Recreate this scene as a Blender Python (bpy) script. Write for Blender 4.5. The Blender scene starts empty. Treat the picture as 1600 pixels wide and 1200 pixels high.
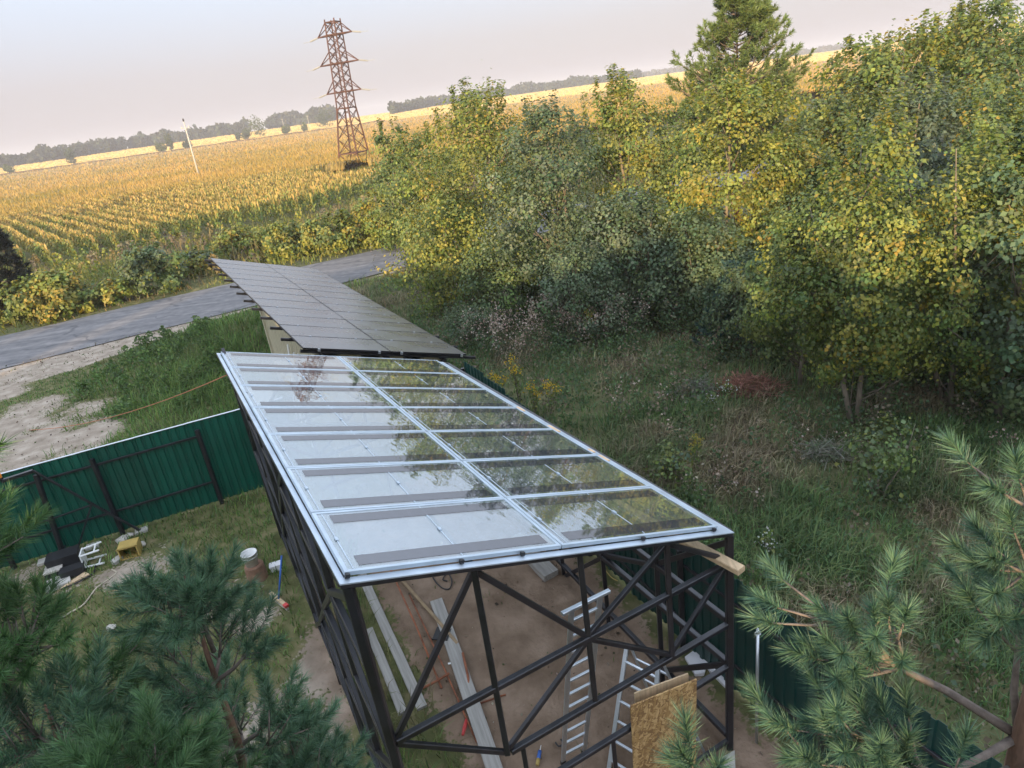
import bpy, math, random
import numpy as np
from mathutils import Matrix, Vector

rng = np.random.default_rng(7)
random.seed(7)
scene = bpy.context.scene
COL = scene.collection
rad = math.radians

# ------------------------------------------------------------------ camera
F_PX, PITCH, ROLL, CAM_Z = 1055.46, 0.39952, -0.13753, 7.5
_fw = np.array([0, math.cos(PITCH), -math.sin(PITCH)])
_rt = np.array([1., 0, 0])
_up = np.cross(_rt, _fw)
CR = math.cos(ROLL) * _rt + math.sin(ROLL) * _up
CU = -math.sin(ROLL) * _rt + math.cos(ROLL) * _up
cam_d = bpy.data.cameras.new("camera")
cam_d.sensor_fit = 'HORIZONTAL'
cam_d.sensor_width = 36
cam_d.lens = F_PX / 1600 * 36
cam_d.clip_start = 0.05
cam_d.clip_end = 8000
cam = bpy.data.objects.new("camera", cam_d)
COL.objects.link(cam)
m = Matrix.Identity(4)
for i in range(3):
    m[i][0], m[i][1], m[i][2] = CR[i], CU[i], -_fw[i]
m[2][3] = CAM_Z
cam.matrix_world = m
scene.camera = cam

# ------------------------------------------------------------------ light
SUN_EL, SUN_AZ = 10.0, 20.0        # light travels towards azimuth 20 deg right of the view axis
world = bpy.data.worlds.new("World")
scene.world = world
world.use_nodes = True
nt = world.node_tree
nt.nodes.clear()
sky = nt.nodes.new('ShaderNodeTexSky')
sky.sky_type = 'NISHITA'
sky.sun_disc = False
sky.sun_elevation = rad(SUN_EL)
sky.sun_rotation = rad(180 + SUN_AZ)
sky.air_density = 1.0
sky.dust_density = 2.5
sky.ozone_density = 1.5
# warm dusty haze near the horizon, unseen zenith brightened for fill, the same all round
geo = nt.nodes.new('ShaderNodeTexCoord')
sep = nt.nodes.new('ShaderNodeSeparateXYZ')
ramp = nt.nodes.new('ShaderNodeValToRGB')
ramp.color_ramp.elements[0].position = 0.0
ramp.color_ramp.elements[0].color = (0.338, 0.31, 0.336, 1)
ramp.color_ramp.elements[1].position = 0.50
ramp.color_ramp.elements[1].color = (0.86, 0.97, 1.16, 1)
e = ramp.color_ramp.elements.new(0.075)
e.color = (0.37, 0.333, 0.363, 1)
e = ramp.color_ramp.elements.new(0.16)
e.color = (0.415, 0.44, 0.515, 1)
bg = nt.nodes.new('ShaderNodeBackground')
bg.inputs['Strength'].default_value = 0.15
mul = nt.nodes.new('ShaderNodeMixRGB')
mul.blend_type = 'MIX'
mul.inputs['Fac'].default_value = 0.85
sc = nt.nodes.new('ShaderNodeMixRGB')
sc.blend_type = 'MULTIPLY'
sc.inputs['Fac'].default_value = 1.0
sc.inputs['Color2'].default_value = (6.2, 6.2, 6.2, 1)
wo = nt.nodes.new('ShaderNodeOutputWorld')
L = nt.links.new
L(geo.outputs['Generated'], sep.inputs[0])
L(sep.outputs['Z'], ramp.inputs[0])
L(ramp.outputs[0], sc.inputs['Color1'])
L(sky.outputs[0], mul.inputs['Color1'])
L(sc.outputs[0], mul.inputs['Color2'])
L(mul.outputs[0], bg.inputs['Color'])
L(bg.outputs[0], wo.inputs['Surface'])

sun_d = bpy.data.lights.new("sun", 'SUN')
sun_d.energy = 4.3
sun_d.angle = rad(0.6)
sun_d.color = (1.0, 0.73, 0.42)
sun = bpy.data.objects.new("sun", sun_d)
COL.objects.link(sun)
ldir = Vector((math.sin(rad(SUN_AZ)) * math.cos(rad(SUN_EL)), math.cos(rad(SUN_AZ)) * math.cos(rad(SUN_EL)), -math.sin(rad(SUN_EL))))
sun.rotation_euler = ldir.to_track_quat('-Z', 'Y').to_euler()
sun.location = (-20, -40, 30)
vs = scene.view_settings
vs.view_transform = 'Standard'
vs.look = 'None'
vs.exposure = 1.05
vs.gamma = 1.0
vs.use_curve_mapping = False
cy = scene.cycles
cy.max_bounces = 7; cy.diffuse_bounces = 3; cy.glossy_bounces = 3; cy.transmission_bounces = 4
cy.transparent_max_bounces = 10; cy.volume_bounces = 0
cy.caustics_reflective = False; cy.caustics_refractive = False

# ------------------------------------------------------------------ helpers: space
def ray(px):
    d = CR * (px[0] - 800) / F_PX - CU * (px[1] - 600) / F_PX + _fw
    return d / np.linalg.norm(d)

def sstep(t):
    t = np.clip(t, 0, 1)
    return t * t * (3 - 2 * t)

def gz(x, y):
    """ground height: level beyond the yard, dropping towards the camera"""
    u = -0.436 * np.asarray(x, float) + 0.9 * np.asarray(y, float)
    return -0.78 * sstep((14.0 - u) / 9.0)

def at_z(px, z):
    d = ray(px)
    return d * ((z - CAM_Z) / d[2]) + np.array([0, 0, CAM_Z])

def ground(px, dz=0.0):
    z = 0.0
    for _ in range(12):
        P = at_z(px, z + dz)
        z = float(gz(P[0], P[1]))
    return at_z(px, z + dz)

def at_d(px, D):
    """point on the pixel's ray at horizontal distance D"""
    d = ray(px)
    return d / math.hypot(d[0], d[1]) * D + np.array([0, 0, CAM_Z])

def at_r(px, R):
    return ray(px) * R + np.array([0, 0, CAM_Z])

# canopy coordinates: s across, l along, z up
FL = np.array([-1.527, 4.444, 0.])
HH = np.array([0.9, 0.436, 0.]); HH /= np.linalg.norm(HH)
EE = np.array([-HH[1], HH[0], 0.])
def cf(s, l, z):
    p = FL + HH * s + EE * l
    return np.array([p[0], p[1], z])
def roof_z(s, l):
    return 4.21 - 0.3417 * s - 0.0258 * l

# value noise
_perm = rng.random((64, 64))
def vnoise(x, y, sc=1.0):
    x = np.asarray(x, float) / sc; y = np.asarray(y, float) / sc
    xi = np.floor(x).astype(int); yi = np.floor(y).astype(int)
    fx = x - xi; fy = y - yi
    fx = fx * fx * (3 - 2 * fx); fy = fy * fy * (3 - 2 * fy)
    g = lambda a, b: _perm[a % 64, b % 64]
    return (g(xi, yi) * (1 - fx) + g(xi + 1, yi) * fx) * (1 - fy) + (g(xi, yi + 1) * (1 - fx) + g(xi + 1, yi + 1) * fx) * fy
def fbm(x, y, sc=1.0):
    return (vnoise(x, y, sc) * .5 + vnoise(x + 17, y + 5, sc * .45) * .3 + vnoise(x + 3, y + 31, sc * .2) * .2)

# ------------------------------------------------------------------ helpers: materials
def new_mat(name):
    M = bpy.data.materials.new(name)
    M.use_nodes = True
    n = M.node_tree.nodes
    return M, n, M.node_tree.links.new, n['Principled BSDF']

def mat(name, col, rough=.7, metal=0., var=.25, scale=6., bump=.0, bscale=40., spec=.5, stretch=None, dirt=None):
    M, n, link, b = new_mat(name)
    b.inputs['Roughness'].default_value = rough
    b.inputs['Metallic'].default_value = metal
    b.inputs['Specular IOR Level'].default_value = spec
    tc = n.new('ShaderNodeTexCoord')
    src = tc.outputs['Object']
    if stretch:
        mp = n.new('ShaderNodeMapping'); mp.inputs['Scale'].default_value = stretch
        link(src, mp.inputs[0]); src = mp.outputs[0]
    nz = n.new('ShaderNodeTexNoise'); nz.inputs['Scale'].default_value = scale; nz.inputs['Detail'].default_value = 6
    link(src, nz.inputs['Vector'])
    rp = n.new('ShaderNodeValToRGB')
    lo = dirt if dirt else tuple(c * (1 - var) for c in col)
    hi = tuple(min(1, c * (1 + var)) for c in col)
    rp.color_ramp.elements[0].position = .3; rp.color_ramp.elements[0].color = (*lo, 1)
    rp.color_ramp.elements[1].position = .7; rp.color_ramp.elements[1].color = (*hi, 1)
    link(nz.outputs[0], rp.inputs[0]); link(rp.outputs[0], b.inputs['Base Color'])
    if bump:
        n2 = n.new('ShaderNodeTexNoise'); n2.inputs['Scale'].default_value = bscale; n2.inputs['Detail'].default_value = 4
        link(src, n2.inputs['Vector'])
        bp = n.new('ShaderNodeBump'); bp.inputs['Strength'].default_value = bump; bp.inputs['Distance'].default_value = .02
        link(n2.outputs[0], bp.inputs['Height']); link(bp.outputs[0], b.inputs['Normal'])
    return M

def mat_vcol(name, rough=.6, transl=.3, spec=.3):
    M, n, link, b = new_mat(name)
    at = n.new('ShaderNodeAttribute'); at.attribute_name = 'Col'
    b.inputs['Roughness'].default_value = rough
    b.inputs['Specular IOR Level'].default_value = spec
    link(at.outputs['Color'], b.inputs['Base Color'])
    if transl:
        tr = n.new('ShaderNodeBsdfTranslucent')
        link(at.outputs['Color'], tr.inputs['Color'])
        mx = n.new('ShaderNodeMixShader'); mx.inputs[0].default_value = transl
        link(b.outputs[0], mx.inputs[1]); link(tr.outputs[0], mx.inputs[2])
        link(mx.outputs[0], n['Material Output'].inputs['Surface'])
    return M

MT = {}
MT['leaf'] = mat_vcol('leaf', .5, .38, .45)
MT['needle'] = mat_vcol('needle', .5, .2, .4)
MT['grass'] = mat_vcol('grass', .6, .3, .25)
MT['corn'] = mat_vcol('corn', .6, .25, .3)
MT['farleaf'] = mat_vcol('farleaf', .8, .1, .1)
MT['bark'] = mat('bark', (.19, .155, .115), .9, var=.45, scale=9, bump=.5, stretch=(1, 1, .3))
MT['pinebark'] = mat('pinebark', (.15, .085, .055), .9, var=.5, scale=14, bump=.6, stretch=(1, 1, .4))
MT['twig'] = mat('twig', (.15, .12, .10), .9, var=.35, scale=30, bump=.3)
MT['black_steel'] = mat('black_steel', (.014, .014, .018), .36, var=.6, scale=5, bump=.08, bscale=25, spec=.6)
MT['alu'] = mat('alu', (.62, .66, .70), .35, metal=.85, var=.08, scale=4, bump=.05)
MT['alu_rail'] = mat('alu_rail', (.46, .54, .61), .42, metal=.35, var=.14, scale=3)
MT['zinc'] = mat('zinc', (.50, .57, .64), .4, metal=.5, var=.2, scale=2.5, bump=.12, bscale=9)
MT['rust'] = mat('rust', (.27, .095, .045), .85, var=.45, scale=6, bump=.3)
MT['pylon'] = mat('pylon', (.085, .039, .028), .85, var=.35, scale=1.5)
MT['concrete'] = mat('concrete', (.42, .40, .36), .9, var=.2, scale=5, bump=.3)
MT['plank'] = mat('plank', (.33, .31, .28), .85, var=.22, scale=3, bump=.12, bscale=12, stretch=(9, .5, 9))
MT['newwood'] = mat('newwood', (.52, .38, .23), .7, var=.22, scale=4, bump=.2, stretch=(8, .7, 8))
MT['white_plastic'] = mat('white_plastic', (.74, .74, .72), .45, var=.08, scale=8)
MT['white_board'] = mat('white_board', (.72, .71, .72), .7, var=.07, scale=5)
MT['black_plastic'] = mat('black_plastic', (.018, .018, .02), .5, var=.3)
MT['yellow_plastic'] = mat('yellow_plastic', (.42, .30, .09), .5, var=.12, scale=10)
MT['blue_paint'] = mat('blue_paint', (.03, .12, .42), .4, var=.15)
MT['red_plastic'] = mat('red_plastic', (.48, .04, .035), .45, var=.15)
MT['orange_rope'] = mat('orange_rope', (.45, .18, .09), .8, var=.2, scale=20)
MT['orange_film'] = mat('orange_film', (.72, .48, .28), .5, var=.15)
MT['cable'] = mat('cable', (.02, .02, .022), .5)
MT['hose'] = mat('hose', (.42, .36, .27), .7)
MT['stump'] = mat('stump', (.22, .12, .075), .85, var=.35, scale=10, bump=.4)
MT['rubble'] = mat('rubble', (.42, .39, .34), .9, var=.25, scale=12, bump=.4)
MT['beige_sheet'] = mat('beige_sheet', (.46, .42, .30), .55, var=.1, scale=2)
MT['insulator'] = mat('insulator', (.33, .33, .31), .4)
MT['brown_board'] = mat('brown_board', (.30, .21, .12), .8, var=.2)

def green_sheet(name, col):
    M, n, link, b = new_mat(name)
    b.inputs['Roughness'].default_value = .42
    tc = n.new('ShaderNodeTexCoord')
    nz = n.new('ShaderNodeTexNoise'); nz.inputs['Scale'].default_value = 1.4; nz.inputs['Detail'].default_value = 5
    link(tc.outputs['Object'], nz.inputs['Vector'])
    rp = n.new('ShaderNodeValToRGB')
    rp.color_ramp.elements[0].position = .25; rp.color_ramp.elements[0].color = (*[c * .78 for c in col], 1)
    rp.color_ramp.elements[1].position = .75; rp.color_ramp.elements[1].color = (*[c * 1.2 for c in col], 1)
    link(nz.outputs[0], rp.inputs[0]); link(rp.outputs[0], b.inputs['Base Color'])
    return M
MT['green_sheet'] = green_sheet('green_sheet', (.003, .082, .054))
MT['green_sheet_b'] = green_sheet('green_sheet_b', (.003, .066, .044))
MT['green_inner'] = green_sheet('green_inner', (.006, .045, .038))

def glass_mat():
    M, n, link, b = new_mat('panel_glass')
    n.remove(b)
    tc = n.new('ShaderNodeTexCoord')
    nz = n.new('ShaderNodeTexNoise'); nz.inputs['Scale'].default_value = 7.0; nz.inputs['Detail'].default_value = 2
    mp = n.new('ShaderNodeMapping'); mp.inputs['Scale'].default_value = (1.0, .35, 1)
    link(tc.outputs['Object'], mp.inputs[0]); link(mp.outputs[0], nz.inputs['Vector'])
    bp = n.new('ShaderNodeBump'); bp.inputs['Strength'].default_value = .15; bp.inputs['Distance'].default_value = .012
    link(nz.outputs[0], bp.inputs['Height'])
    gl = n.new('ShaderNodeBsdfGlossy'); gl.inputs['Roughness'].default_value = .0
    gl.inputs['Color'].default_value = (.90, .96, 1, 1)
    link(bp.outputs[0], gl.inputs['Normal'])
    tr = n.new('ShaderNodeBsdfTransparent'); tr.inputs['Color'].default_value = (.90, .94, .95, 1)
    lw = n.new('ShaderNodeLayerWeight'); lw.inputs['Blend'].default_value = .5
    pw = n.new('ShaderNodeMath'); pw.operation = 'POWER'; pw.inputs[1].default_value = 3.0
    link(lw.outputs['Facing'], pw.inputs[0])
    fr = n.new('ShaderNodeMapRange'); fr.inputs['To Min'].default_value = .21; fr.inputs['To Max'].default_value = .95
    link(pw.outputs[0], fr.inputs[0])
    df = n.new('ShaderNodeBsdfTranslucent'); df.inputs['Color'].default_value = (.80, .87, .92, 1)
    d2 = n.new('ShaderNodeBsdfDiffuse'); d2.inputs['Color'].default_value = (.72, .80, .88, 1)
    md = n.new('ShaderNodeMixShader'); md.inputs[0].default_value = .5; link(df.outputs[0], md.inputs[1]); link(d2.outputs[0], md.inputs[2])
    mk = n.new('ShaderNodeMixShader'); mk.inputs[0].default_value = .09
    link(tr.outputs[0], mk.inputs[1]); link(md.outputs[0], mk.inputs[2])
    mx = n.new('ShaderNodeMixShader')
    link(fr.outputs[0], mx.inputs[0]); link(mk.outputs[0], mx.inputs[1]); link(gl.outputs[0], mx.inputs[2])
    link(mx.outputs[0], n['Material Output'].inputs['Surface'])
    return M
MT['panel_glass'] = glass_mat()

def cells_mat(name, col, pitch):
    """solar cells: dark blue black with fine pale cell gaps"""
    M, n, link, b = new_mat(name)
    b.inputs['Roughness'].default_value = .03
    b.inputs['IOR'].default_value = 2.3
    tc = n.new('ShaderNodeTexCoord')
    sp = n.new('ShaderNodeSeparateXYZ'); link(tc.outputs['Object'], sp.inputs[0])
    dv = n.new('ShaderNodeMath'); dv.operation = 'DIVIDE'; dv.inputs[1].default_value = pitch
    link(sp.outputs['X'], dv.inputs[0])
    fr = n.new('ShaderNodeMath'); fr.operation = 'FRACT'; link(dv.outputs[0], fr.inputs[0])
    lt = n.new('ShaderNodeMath'); lt.operation = 'LESS_THAN'; lt.inputs[1].default_value = .035; link(fr.outputs[0], lt.inputs[0])
    mx = n.new('ShaderNodeMixRGB'); link(lt.outputs[0], mx.inputs[0])
    mx.inputs[1].default_value = (*col, 1); mx.inputs[2].default_value = (*[c * 1.8 + .01 for c in col], 1)
    link(mx.outputs[0], b.inputs['Base Color'])
    return M
MT['cells'] = cells_mat('cells', (.035, .038, .050), .16)

def dark_panel_mat():
    M, n, link, b = new_mat('dark_panel_glass')
    b.inputs['Base Color'].default_value = (.075, .073, .075, 1)
    b.inputs['IOR'].default_value = 2.6
    b.inputs['Specular IOR Level'].default_value = .5
    tc = n.new('ShaderNodeTexCoord')
    nz = n.new('ShaderNodeTexNoise'); nz.inputs['Scale'].default_value = .9; nz.inputs['Detail'].default_value = 4
    link(tc.outputs['Object'], nz.inputs['Vector'])
    rp = n.new('ShaderNodeMapRange'); rp.inputs['From Min'].default_value = .3; rp.inputs['From Max'].default_value = .7
    rp.inputs['To Min'].default_value = .22; rp.inputs['To Max'].default_value = .36
    link(nz.outputs[0], rp.inputs[0]); link(rp.outputs[0], b.inputs['Roughness'])
    return M
MT['dark_panel'] = dark_panel_mat()

def osb_mat():
    M, n, link, b = new_mat('osb')
    b.inputs['Roughness'].default_value = .7
    tc = n.new('ShaderNodeTexCoord')
    outs = []
    for sc_, rot in (((7, 40, 20), .55), ((9, 46, 20), -.75), ((6, 38, 20), 1.35)):
        mp = n.new('ShaderNodeMapping'); mp.inputs['Rotation'].default_value = (0, 0, rot)
        mp2 = n.new('ShaderNodeMapping'); mp2.inputs['Scale'].default_value = sc_
        vo = n.new('ShaderNodeTexVoronoi'); vo.inputs['Scale'].default_value = 1.0
        link(tc.outputs['Object'], mp.inputs[0]); link(mp.outputs[0], mp2.inputs[0]); link(mp2.outputs[0], vo.inputs['Vector'])
        outs.append(vo.outputs['Color'])
    def pick(a, b_, sc_):
        z = n.new('ShaderNodeTexNoise'); z.inputs['Scale'].default_value = sc_; link(tc.outputs['Object'], z.inputs['Vector'])
        g_ = n.new('ShaderNodeMath'); g_.operation = 'GREATER_THAN'; g_.inputs[1].default_value = .5; link(z.outputs[0], g_.inputs[0])
        x_ = n.new('ShaderNodeMixRGB'); link(g_.outputs[0], x_.inputs[0]); link(a, x_.inputs[1]); link(b_, x_.inputs[2]); return x_
    mx = pick(pick(outs[0], outs[1], 14).outputs[0], outs[2], 17)
    bw = n.new('ShaderNodeRGBToBW'); link(mx.outputs[0], bw.inputs[0])
    rp = n.new('ShaderNodeValToRGB')
    rp.color_ramp.elements[0].position = .25; rp.color_ramp.elements[0].color = (.24, .13, .05, 1)
    rp.color_ramp.elements[1].position = .75; rp.color_ramp.elements[1].color = (.58, .38, .17, 1)
    e = rp.color_ramp.elements.new(.5); e.color = (.41, .245, .09, 1)
    link(bw.outputs[0], rp.inputs[0]); link(rp.outputs[0], b.inputs['Base Color'])
    return M
MT['osb'] = osb_mat()

# ------------------------------------------------------------------ helpers: meshes
def np_mesh(name, V, T, C=None, material=None, smooth=False):
    V = np.ascontiguousarray(V, dtype=np.float32); T = np.ascontiguousarray(T, dtype=np.int32)
    me = bpy.data.meshes.new(name)
    me.vertices.add(len(V)); me.vertices.foreach_set('co', V.ravel())
    k = T.shape[1]
    me.loops.add(T.size); me.loops.foreach_set('vertex_index', T.ravel())
    me.polygons.add(len(T)); me.polygons.foreach_set('loop_start', np.arange(0, T.size, k, dtype=np.int32))
    if smooth:
        me.polygons.foreach_set('use_smooth', np.ones(len(T), dtype=bool))
    me.update(calc_edges=True)
    if C is not None:
        a = me.color_attributes.new('Col', 'FLOAT_COLOR', 'POINT')
        c4 = np.ones((len(V), 4), dtype=np.float32); c4[:, :3] = np.clip(C, 0, 1)
        a.data.foreach_set('color', c4.ravel())
    if material:
        me.materials.append(material)
    return me

def link_obj(name, me, parent=None):
    o = bpy.data.objects.new(name, me)
    COL.objects.link(o)
    if parent is not None:
        o.parent = parent
    return o

def tag(o, label=None, cat=None, group=None, kind=None):
    if label: o['label'] = label
    if cat: o['category'] = cat
    if group: o['group'] = group
    if kind: o['kind'] = kind
    return o

def thing(name, label, cat, loc=(0, 0, 0), rot=None, group=None, matrix=None):
    o = bpy.data.objects.new(name, None)
    o.empty_display_size = .2
    COL.objects.link(o)
    if matrix is not None:
        o.matrix_world = matrix
    else:
        o.location = loc
        if rot: o.rotation_euler = rot
    return tag(o, label, cat, group)

class MB:
    def __init__(self): self.v = []; self.f = []
    def add(self, V, Fs):
        b = len(self.v)
        self.v += [tuple(map(float, p)) for p in V]
        self.f += [tuple(i + b for i in q) for q in Fs]
        return self
    def box(self, c, sz, R=None):
        c = np.array(c, float); h = np.array(sz, float) / 2
        P = []
        for dx, dy, dz in ((-1,-1,-1),(1,-1,-1),(1,1,-1),(-1,1,-1),(-1,-1,1),(1,-1,1),(1,1,1),(-1,1,1)):
            q = np.array([dx, dy, dz]) * h
            if R is not None: q = R @ q
            P.append(c + q)
        return self.add(P, [(0,3,2,1),(4,5,6,7),(0,1,5,4),(1,2,6,5),(2,3,7,6),(3,0,4,7)])
    def bar(self, a, b, w, h=None, up=(0, 0, 1)):
        """rectangular bar from a to b with a small chamfer on its long edges"""
        a = np.array(a, float); b = np.array(b, float); h = h or w
        d = b - a; ln = np.linalg.norm(d); d /= ln
        u = np.array(up, float)
        if abs(u @ d) > .97: u = np.array([1., 0, 0])
        x = np.cross(d, u); x /= np.linalg.norm(x); y = np.cross(x, d)
        c = min(w, h) * .12
        prof = [(-w/2+c,-h/2),(w/2-c,-h/2),(w/2,-h/2+c),(w/2,h/2-c),(w/2-c,h/2),(-w/2+c,h/2),(-w/2,h/2-c),(-w/2,-h/2+c)]
        V = [a + x*p + y*q for p, q in prof] + [b + x*p + y*q for p, q in prof]
        Fs = [(i, (i+1) % 8, 8 + (i+1) % 8, 8 + i) for i in range(8)] + [tuple(range(7, -1, -1)), tuple(range(8, 16))]
        return self.add(V, Fs)
    def tube(self, pts, rads, n=6):
        pts = [np.array(p, float) for p in pts]
        if np.isscalar(rads): rads = [rads] * len(pts)
        rings = []; V = []
        x = None
        for i, p in enumerate(pts):
            d = pts[min(i+1, len(pts)-1)] - pts[max(i-1, 0)]
            d /= (np.linalg.norm(d) + 1e-9)
            if x is None:
                u = np.array([0, 0, 1.]) if abs(d[2]) < .9 else np.array([1., 0, 0])
                x = np.cross(d, u)
            x = x - d * (x @ d); x /= (np.linalg.norm(x) + 1e-9)
            y = np.cross(d, x)
            for k in range(n):
                t = 2 * math.pi * k / n
                V.append(p + rads[i] * (x * math.cos(t) + y * math.sin(t)))
        Fs = []
        for i in range(len(pts) - 1):
            for k in range(n):
                Fs.append((i*n+k, i*n+(k+1) % n, (i+1)*n+(k+1) % n, (i+1)*n+k))
        Fs.append(tuple(range(n-1, -1, -1))); Fs.append(tuple(range((len(pts)-1)*n, len(pts)*n)))
        return self.add(V, Fs)
    def lathe(self, c, prof, n=20):
        c = np.array(c, float); V = []
        for r, z in prof:
            for k in range(n):
                t = 2 * math.pi * k / n
                V.append(c + np.array([r * math.cos(t), r * math.sin(t), z]))
        Fs = []
        for i in range(len(prof) - 1):
            for k in range(n):
                Fs.append((i*n+k, i*n+(k+1) % n, (i+1)*n+(k+1) % n, (i+1)*n+k))
        return self.add(V, Fs)
    def mesh(self, name, material, smooth=False):
        me = bpy.data.meshes.new(name)
        me.from_pydata(self.v, [], self.f)
        if smooth:
            for p in me.polygons: p.use_smooth = True
        me.update()
        if material: me.materials.append(material)
        return me
    def build(self, name, material, parent=None, smooth=False):
        return link_obj(name, self.mesh(name, material, smooth), parent)

def rotz(a):
    return np.array([[math.cos(a), -math.sin(a), 0], [math.sin(a), math.cos(a), 0], [0, 0, 1.]])
def basis(x, y, z):
    return np.stack([x, y, z], 1)
def mat4(R, t):
    M = Matrix.Identity(4)
    for i in range(3):
        for j in range(3): M[i][j] = float(R[i][j])
        M[i][3] = float(t[i])
    return M

# ------------------------------------------------------------------ the ground
# road edges (world): y = a + b x
RN = (37.95, 0.555)      # near edge
RF = (45.15, 0.522)      # far edge
def road_near(x): return RN[0] + RN[1] * x
def road_far(x): return RF[0] + RF[1] * x
def sand_mask(x, y):
    """bare sandy ground: shoulder of the road, the patch outside the fence, the worn yard"""
    x = np.asarray(x, float); y = np.asarray(y, float)
    dn = (road_near(x) - y) * .87
    wide = .5 + 2.2 * sstep((-11 - x) / 7)
    m1 = sstep((wide - np.abs(dn - wide * .5) * 1.1) / .7) * (dn > -.4)
    d2 = ((x + 14.8) / 3.6) ** 2 + ((y - 18.0) / 5.4) ** 2
    d3 = ((x + 20.5) / 3.5) ** 2 + ((y - 23.5) / 2.2) ** 2
    m2 = np.maximum(sstep((1.25 - d2) / 1.1) * .95, sstep((1.2 - d3) / .6) * .7)
    q = np.stack([x - FL[0], y - FL[1]], -1)
    s = q[..., 0] * HH[0] + q[..., 1] * HH[1]; l = q[..., 0] * EE[0] + q[..., 1] * EE[1]
    m3 = sstep((s - .85) / .5) * sstep((4.75 - s) / .3) * sstep((8.5 - l) / .8)
    m4 = sstep((.5 - np.abs(s + .1)) / .35) * sstep((6 - l) / 2) * .6
    m5 = sstep((1 - ((x + 4.0) / 2.0) ** 2 - ((y - 6.0) / 2.2) ** 2) / .5) * .5
    m6 = sstep((1 - ((x + 8.6) / 2.2) ** 2 - ((y - 11.3) / .9) ** 2) / .5) * .5
    m7 = sstep((1 - ((x + 5.3) / 1.1) ** 2 - ((y - 9.9) / .8) ** 2) / .5) * .55
    base = np.maximum.reduce([m1, m2, m3 * .95, m4, m5, m6, m7])
    n = fbm(x, y, 1.3)
    n2 = fbm(x + 40, y + 11, .55)
    core = m3 * .95
    n3 = fbm(x * .55 - y * .3, y * 1.0 + x * .2, 2.6)
    soft = np.maximum.reduce([m1, m2, m4, m5, m6, m7])
    soft = np.clip(soft * 1.5 - (n - .36) * 1.7 - (n2 - .4) * 1.5 - (n3 - .45) * 1.3, 0, 1) * (soft > .02)
    return np.maximum(soft, np.clip(core * 1.5 - (n - .3) * .9, 0, 1))

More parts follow.
